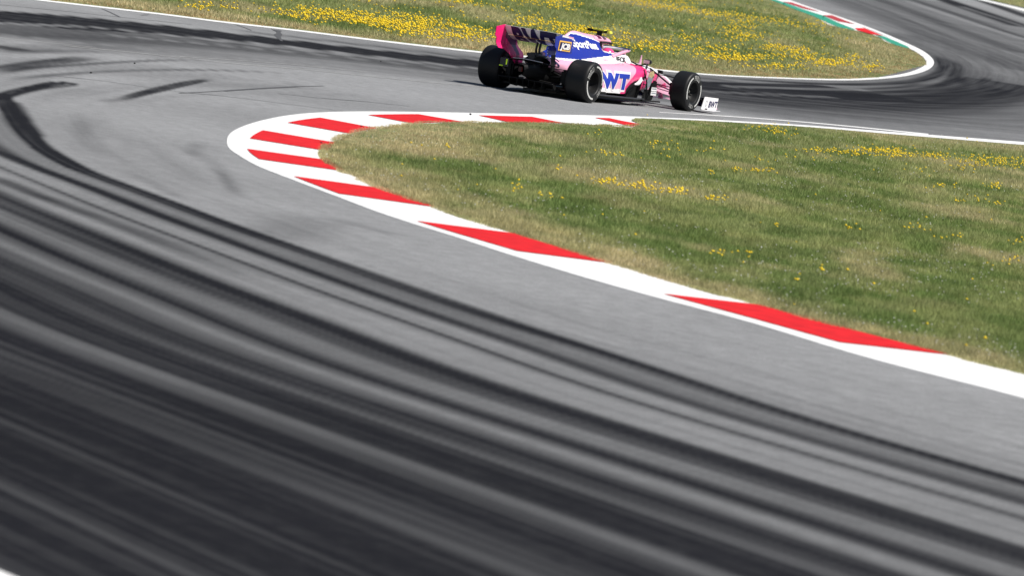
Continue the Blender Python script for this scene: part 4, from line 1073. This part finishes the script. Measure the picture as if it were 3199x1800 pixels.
def wheel(x, y, R, w, side, spin):
    """side -1: right of the car, outer face towards -y"""
    h = w / 2; rim = .182
    prof = [(-h * .92, rim + .004), (-h * .90, rim - .012), (-h * .55, rim - .03), (-h * .20, rim - .05), (-h * .10, .11), (-h * .18, .06), (-h * .26, .045), (-h * .27, .001)]
    rimo = lathe('wheel', prof + [(h * .3, .02), (h * .5, rim - .03), (h * .92, rim)], 40, M['carbon'], CAR)
    rimo.location = (x, y, R); rimo.rotation_euler = (0, 0, 0 if side < 0 else math.pi)
    tp = spline(np.array(tyre_profile(R, w, rim)), 3)
    lathe('tyre', [tuple(p) for p in tp], 72, [M['rubber'], M['rubber_side']], rimo, lambda i: 0 if 14 <= i <= 26 else 1)
    def yo(r):      # outer face of the sidewall at radius r
        return -np.interp(r, [rim + .02, R - .10, R - .055, R - .022], [h * .985, h, h * .985, h * .93]) - .0025
    for k in range(10):
        a = spin + k * math.pi / 5
        tube('spoke', [(.05 * math.cos(a), -h * .24, .05 * math.sin(a)), (.10 * math.cos(a + .1), -h * .16, .10 * math.sin(a + .1)), (.158 * math.cos(a + .16), -h * .36, .158 * math.sin(a + .16))], [.010, .008, .011], M['carbon'], rimo, n=5)
    tube('wheel_nut', [(0, -h * .20, 0), (0, -h * .42, 0)], [.03, .024], M['metal'], rimo, n=8)
    m0 = R - .088; m1 = R - .062
    # white stripe arcs and lettering around the sidewall
    arcs = [(spin + .60, spin + 2.30), (spin + math.pi + .60, spin + math.pi + 2.30)]
    for a0, a1 in arcs: arc_mark('stripe', m0, m1, a0, a1, yo, M['tyre_white'], rimo)
    for q, txt, aw, b0, b1 in ((0, 'PIRELLI', .86, R - .125, R - .048), (math.pi, 'P ZERO', .62, R - .115, R - .06)):
        V, F = letters(txt, .03, 0, .1); ww = V[:, 0].max()
        cen = spin + q
        # text runs clockwise as seen from outside
        def fn(a, b, cen=cen, aw=aw, b0=b0, b1=b1, ww=ww):
            r = b0 + (b1 - b0) * b; t = cen + aw * (.5 - a / ww)
            return (r * math.cos(t), yo(r) - .001, r * math.sin(t))
        put_letters('tyre_lettering', V, F, fn, M['tyre_text'], rimo)
    return rimo
wheel(0, -.7975, .335, .405, -1, 2.45); wheel(0, .7975, .335, .405, 1, 2.45)
wheel(WB, -.845, .328, .305, -1, 1.35); wheel(WB, .845, .328, .305, 1, 1.35)

# ------------------------------------------------------------------ suspension
def arm(a, b, r=.020, flat=.35, mt=None, name='wishbone'):
    for s in (-1, 1):
        tube(name, [(a[0], s * a[1], a[2]), (b[0], s * b[1], b[2])], r, mt or M['carbon'], CAR, flat=flat, n=8)
arm((3.30, .20, .555), (3.62, .72, .505)); arm((3.95, .16, .540), (3.66, .72, .505)); arm((3.25, .24, .340), (3.62, .74, .250)); arm((3.98, .14, .345), (3.68, .74, .250), .024)
arm((3.55, .18, .605), (3.66, .70, .300), .018, .8, name='pushrod'); arm((3.80, .16, .365), (3.80, .72, .330), .022, name='track_rod')
arm((.55, .25, .42), (.05, .62, .46)); arm((-.25, .12, .46), (-.02, .62, .46)); arm((.60, .30, .20), (.05, .62, .20)); arm((-.30, .15, .24), (-.05, .62, .20)); arm((.0, .20, .40), (.02, .60, .28), .02, .8, name='pushrod'); arm((.0, .1, .31), (0, .60, .335), .03, .9, name='drive_shaft')
for s in (-1, 1):
    boxy('front_brake_duct', (3.50, s * .60 if s > 0 else -.70, .20), (3.82, .70 if s > 0 else -.60, .46), M['carbon'], CAR, .03)
    boxy('upright', (3.56, s * .66 if s > 0 else -.72, .18), (3.74, .72 if s > 0 else -.66, .50), M['carbon'], CAR, .03)

# ------------------------------------------------------------------ bargeboards, mirrors, small aero
def vane(name, outline, y, bend, mt, parent=CAR, th=.006, paint=None, mats=None):
    r = []
    for s in (-1, 1): r.append(plate(name, outline, s * y, th, mt, parent, bend=lambda x, z, s=s: s * bend(x, z), paint=paint, mats=mats))
    return r
bb = vane('bargeboard', [(2.62, .10), (3.12, .08), (3.16, .30), (3.05, .40), (2.72, .34)], .52, lambda x, z: .25 * (3.0 - x) * .6 + .05 * (z - .2), M['carbon'])
vane('bargeboard', [(2.90, .07), (3.32, .07), (3.34, .26), (3.05, .30)], .40, lambda x, z: .12 * (3.2 - x), M['carbon'])
for x0, yv, z1 in ((1.98, .60, .30), (2.12, .57, .34), (2.26, .54, .36), (2.40, .52, .40), (2.78, .60, .42), (2.90, .55, .36)):
    vane('bargeboard', [(x0, .12), (x0 + .16, .11), (x0 + .24, z1), (x0 + .10, z1 + .02)], yv, lambda x, z: .06 * (z - .2), M['carbon'])
vane('bargeboard', [(2.42, .13), (2.62, .11), (2.70, .34), (2.52, .36)], .66, lambda x, z: 0.06 * (2.6 - x), M['carbon'])
pd = vane('pod_vane', [(2.44, .285), (2.58, .285), (2.68, .53), (2.62, .60), (2.50, .58), (2.47, .50)], .71, lambda x, z: .10 * (z - .5), None, paint=lambda x, y, z: 1 if z > .49 + .0 * x else (2 if x > 2.60 - (.34 - z) * .9 and z < .36 else 0), mats=[M['slate'], M['tan'], M['pink']])
for s, p_ in zip((-1, 1), pd):
    pass
lb = vane('turning_vane', [(2.56, .195), (2.79, .195), (2.80, .335), (2.58, .340)], .735, lambda x, z: 0.0, M['carbon'])
for s, p_ in zip((-1, 1), lb):
    yy = -.7385 if s < 0 else .7435
    for z0, z1 in ((.272, .332), (.200, .262)): quad_plate('label_panel', [(2.585, z0), (2.785, z0 - .002), (2.79, z1 - .002), (2.595, z1)], yy, M['white'], p_)
    for z0 in (.298, .225):
        for k in range(5): quad_plate('label_print', [(2.615 + .033 * k, z0), (2.637 + .033 * k, z0), (2.637 + .033 * k, z0 + .022), (2.615 + .033 * k, z0 + .022)], yy - .003 if s < 0 else yy + .005, M['slate'], p_)
for s in (-1, 1):
    tube('pod_bridge', [(2.55, s * .40, .655), (2.66, s * .62, .625), (2.64, s * .72, .50)], .014, M['carbon2'], CAR, flat=.5, smooth_n=5)
    tube('vane_strut', [(2.45, s * .62, .60), (2.46, s * .70, .40), (2.50, s * .72, .14)], .012, M['carbon'], CAR)
    tube('lower_inlet_trim', [(2.02, s * .70, .35), (2.12, s * .71, .37), (2.22, s * .70, .43), (2.30, s * .66, .475)], [.012, .035, .034, .010], M['white'], CAR, flat=.9, smooth_n=5)
    boxy('side_step', (2.28, s * .72 if s > 0 else -.76, .09), (2.95, .76 if s > 0 else -.72, .115), M['carbon'], CAR, .005)
    mr = boxy('mirror', (2.63, s * .485 if s > 0 else -.625, .692), (2.71, .625 if s > 0 else -.485, .770), M['carbon2'], CAR, .018)
    boxy('mirror_glass', (2.622, s * .497 if s > 0 else -.612, .703), (2.631, .612 if s > 0 else -.497, .758), M['metal'], mr, .003)
    tube('mirror_stalk', [(2.70, s * .24, .69), (2.70, s * .40, .655), (2.67, s * .56, .70)], .012, M['carbon'], mr, smooth_n=4)
    tube('mirror_post', [(2.66, s * .56, .70), (2.64, s * .56, .61)], .018, M['slate'], mr)
tube('pitot_fin', [(3.50, 0, .625), (3.53, 0, .80)], [.030, .008], M['pink'], CAR, n=8)
tube('nose_camera', [(3.95, -.13, .56), (3.95, -.22, .56)], .03, M['carbon'], CAR); tube('nose_camera', [(3.95, .13, .56), (3.95, .22, .56)], .03, M['carbon'], CAR)
for s in (-1, 1): plate('cape', [(3.70, .30), (4.30, .20), (4.62, .17), (4.55, .29), (4.10, .33)], s * .10, .008, M['pink'], CAR, bend=lambda x, z, s=s: s * .10 * (.33 - z))

# ------------------------------------------------------------------ front wing
def fplane(name, sec, y0, y1, dz, mt, parent):
    """wing element: section of (x, z) points swept across the span, rising by dz at the middle"""
    bm = bmesh.new(); R_ = []
    for k in range(9):
        y = y0 + (y1 - y0) * k / 8
        lift = dz * (1 - min(1, abs(y) / .9)) ** 1.5
        R_.append([bm.verts.new((x - (.16 * y * y if dz > 0 else 0), y, z + lift)) for x, z in sec])
    n = len(sec)
    for a, b in zip(R_[:-1], R_[1:]):
        for i in range(n): bm.faces.new((a[i], a[(i + 1) % n], b[(i + 1) % n], b[i]))
    bm.faces.new(R_[0]); bm.faces.new(R_[-1])
    return bm_obj(name, bm, mt, parent)
fw = fplane('front_wing', [(4.84, .085), (4.80, .098), (4.68, .092), (4.55, .085), (4.68, .078), (4.80, .074)], -.98, .98, .03, M['pink'], CAR)
for s in (-1, 1):
    for k, (x0, z0, x1, z1) in enumerate(((4.60, .098, 4.45, .125), (4.48, .135, 4.35, .165), (4.38, .170, 4.25, .205), (4.28, .205, 4.16, .245))):
        a, b = (.28, .975) if s > 0 else (-.975, -.28)
        fplane('flap', [(x0, z0), (x0 - .02, z0 + .008), (x1, z1 + .004), (x1, z1), (x0 - .03, z0 - .006)], a, b, -.03, [M['blue'], M['navy'], M['carbon'], M['carbon']][k], fw)
    ep = plate('front_wing_endplate', [(4.04, .062), (4.62, .058), (4.645, .262), (4.12, .272)], s * .985 - .004, .008, M['white'], CAR)
    if s < 0:
        quad_plate('endplate_notch', [(4.17, .058), (4.28, .057), (4.265, .078), (4.20, .080)], -.9900, M['carbon'], ep)
        V, F = letters('BWT', .03, .0, .1, 1.08); w = V[:, 0].max()
        put_letters('lettering', V, F, lambda a, b: (4.29 + .315 * a / w + .03 * b, -.9935, .100 + .105 * b), M['navy'], ep)
        # water-drop emblem
        n = 18; v = []; f = []
        for i in range(n + 1):
            t = i / n * 2 * math.pi
            for r in (1.0, .80):
                rx = .030 * r * math.sin(t) * (math.sin(t / 2)) ** .7 * 1.25; rz = .055 * r * -math.cos(t)
                v.append((4.205 + rx + .10 * rz, -.9935, .160 + (-rz) * -1 * 1.0))
            if i: f.append((2 * i - 2, 2 * i - 1, 2 * i + 1, 2 * i))
        link('emblem', mesh('emblem', v, f), M['slate'], ep)
    tube('footplate', [(4.02, s * 1.0, .050), (4.40, s * 1.01, .046), (4.77, s * .99, .050)], [.012, .03, .010], M['white'], ep, flat=.4)
    tube('nose_pylon', [(4.62, s * .085, .30), (4.66, s * .10, .18), (4.70, s * .11, .10)], [.05, .035, .05], M['pink'], fw, flat=.35)
    for k in range(3): tube('slot_bracket', [(4.44 - .1 * k, s * .90, .12 + .035 * k), (4.36 - .1 * k, s * .90, .165 + .035 * k)], .008, M['metal'], fw)

# ------------------------------------------------------------------ driver
DR = bpy.data.objects.new('person', None); COL.objects.link(DR)
DR.location = CAR.location; DR.rotation_euler = CAR.rotation_euler
tag(DR, 'driver in a bright pink helmet sitting low in the open cockpit', 'person')
sk = bpy.data.meshes.new('body')
J = [((2.14, 0, .30), .15), ((2.10, 0, .45), .16), ((2.12, 0, .57), .14), ((2.20, 0, .635), .065), ((2.24, 0, .68), .06),
     ((2.14, -.16, .56), .07), ((2.30, -.20, .46), .05), ((2.50, -.15, .52), .042), ((2.57, -.12, .555), .035),
     ((2.14, .16, .56), .07), ((2.30, .20, .46), .05), ((2.50, .15, .52), .042), ((2.57, .12, .555), .035),
     ((2.60, -.10, .36), .085), ((3.0, -.10, .44), .065), ((3.45, -.08, .36), .05), ((2.60, .10, .36), .085), ((3.0, .10, .44), .065), ((3.45, .08, .36), .05)]
ED = [(0, 1), (1, 2), (2, 3), (3, 4), (2, 5), (5, 6), (6, 7), (7, 8), (2, 9), (9, 10), (10, 11), (11, 12), (0, 13), (13, 14), (14, 15), (0, 16), (16, 17), (17, 18)]
sk.from_pydata([j[0] for j in J], ED, [])
body = link('body', sk, M['suit'], DR)
md = body.modifiers.new('skin', 'SKIN'); md.use_smooth_shade = True
for v_, j in zip(sk.skin_vertices[0].data, J): v_.radius = (j[1], j[1])
sk.skin_vertices[0].data[0].use_root = True
body.modifiers.new('sub', 'SUBSURF').levels = 1
for s in (-1, 1):
    for k in range(4): tube('glove_finger', [(2.56, s * .125, .54 + .018 * k), (2.61, s * .135, .54 + .018 * k), (2.615, s * .115, .54 + .018 * k)], .009, M['skin'], DR, n=6)
    tube('glove_thumb', [(2.565, s * .115, .60), (2.60, s * .10, .605)], .010, M['skin'], DR, n=6)
bm = bmesh.new(); bmesh.ops.create_uvsphere(bm, u_segments=28, v_segments=18, radius=1)
for v in bm.verts:
    x, y, z = v.co
    v.co = Vector((2.27 + .142 * x * (1.06 if x > 0 and z < .1 else 1.0), .122 * y, .742 + .125 * z - (.02 if z < -.4 and x > .2 else 0)))
bmesh.ops.recalc_face_normals(bm, faces=bm.faces)
for f_ in bm.faces:
    c = f_.calc_center_median(); dx, dz = c.x - 2.27, c.z - .742
    f_.material_index = 2 if (dx > .065 and -.02 < dz < .05) else (1 if (dz < -.03 and abs(c.y) > .05 or (-.012 < dx < .012 and dz < .08) or (dz < .0 and .02 < dx < .06)) else 0)
hm = bm_obj('helmet', bm, [M['helmet'], M['white'], M['visor']], DR)
# steering wheel belongs to the car
tube('steering_wheel', [(2.60 + .02 * math.cos(a), .13 * math.cos(a), .57 + .06 * math.sin(a)) for a in np.linspace(0, 2 * math.pi, 20)], .012, M['carbon'], CAR)

# ------------------------------------------------------------------ bits of rubber and stone lying about
for k, (px, py) in enumerate(((421, 197), (284, 226), (1190, 191), (1468, 364), (1003, 455), (1128, 402))):
    g = ground(px, py, .01)
    bm = bmesh.new(); bmesh.ops.create_icosphere(bm, subdivisions=1, radius=.018)
    for v in bm.verts: v.co = Vector((v.co.x * random.uniform(.7, 1.5), v.co.y * random.uniform(.7, 1.3), v.co.z * random.uniform(.5, .9)))
    zk = .012 if k < 3 else .045
    bm_obj('rubber_crumb', bm, M['pebble'], None).location = (g[0], g[1], zk)
    ob = bpy.data.objects[[o.name for o in bpy.data.objects if o.name.startswith('rubber_crumb')][-1]]
    tag(ob, ['dark crumb of rubber on the grey asphalt, nearest the upper skid arc', 'dark crumb of rubber on the grey asphalt, leftmost of all', 'dark crumb of rubber on the dark band left of the car', 'dark crumb on the white part of the kerb below the car', 'dark crumb on the red kerb block at the tip of the grass', 'dark crumb on the red kerb block above the kerb tip'][k], 'debris', 'loose rubber crumbs')
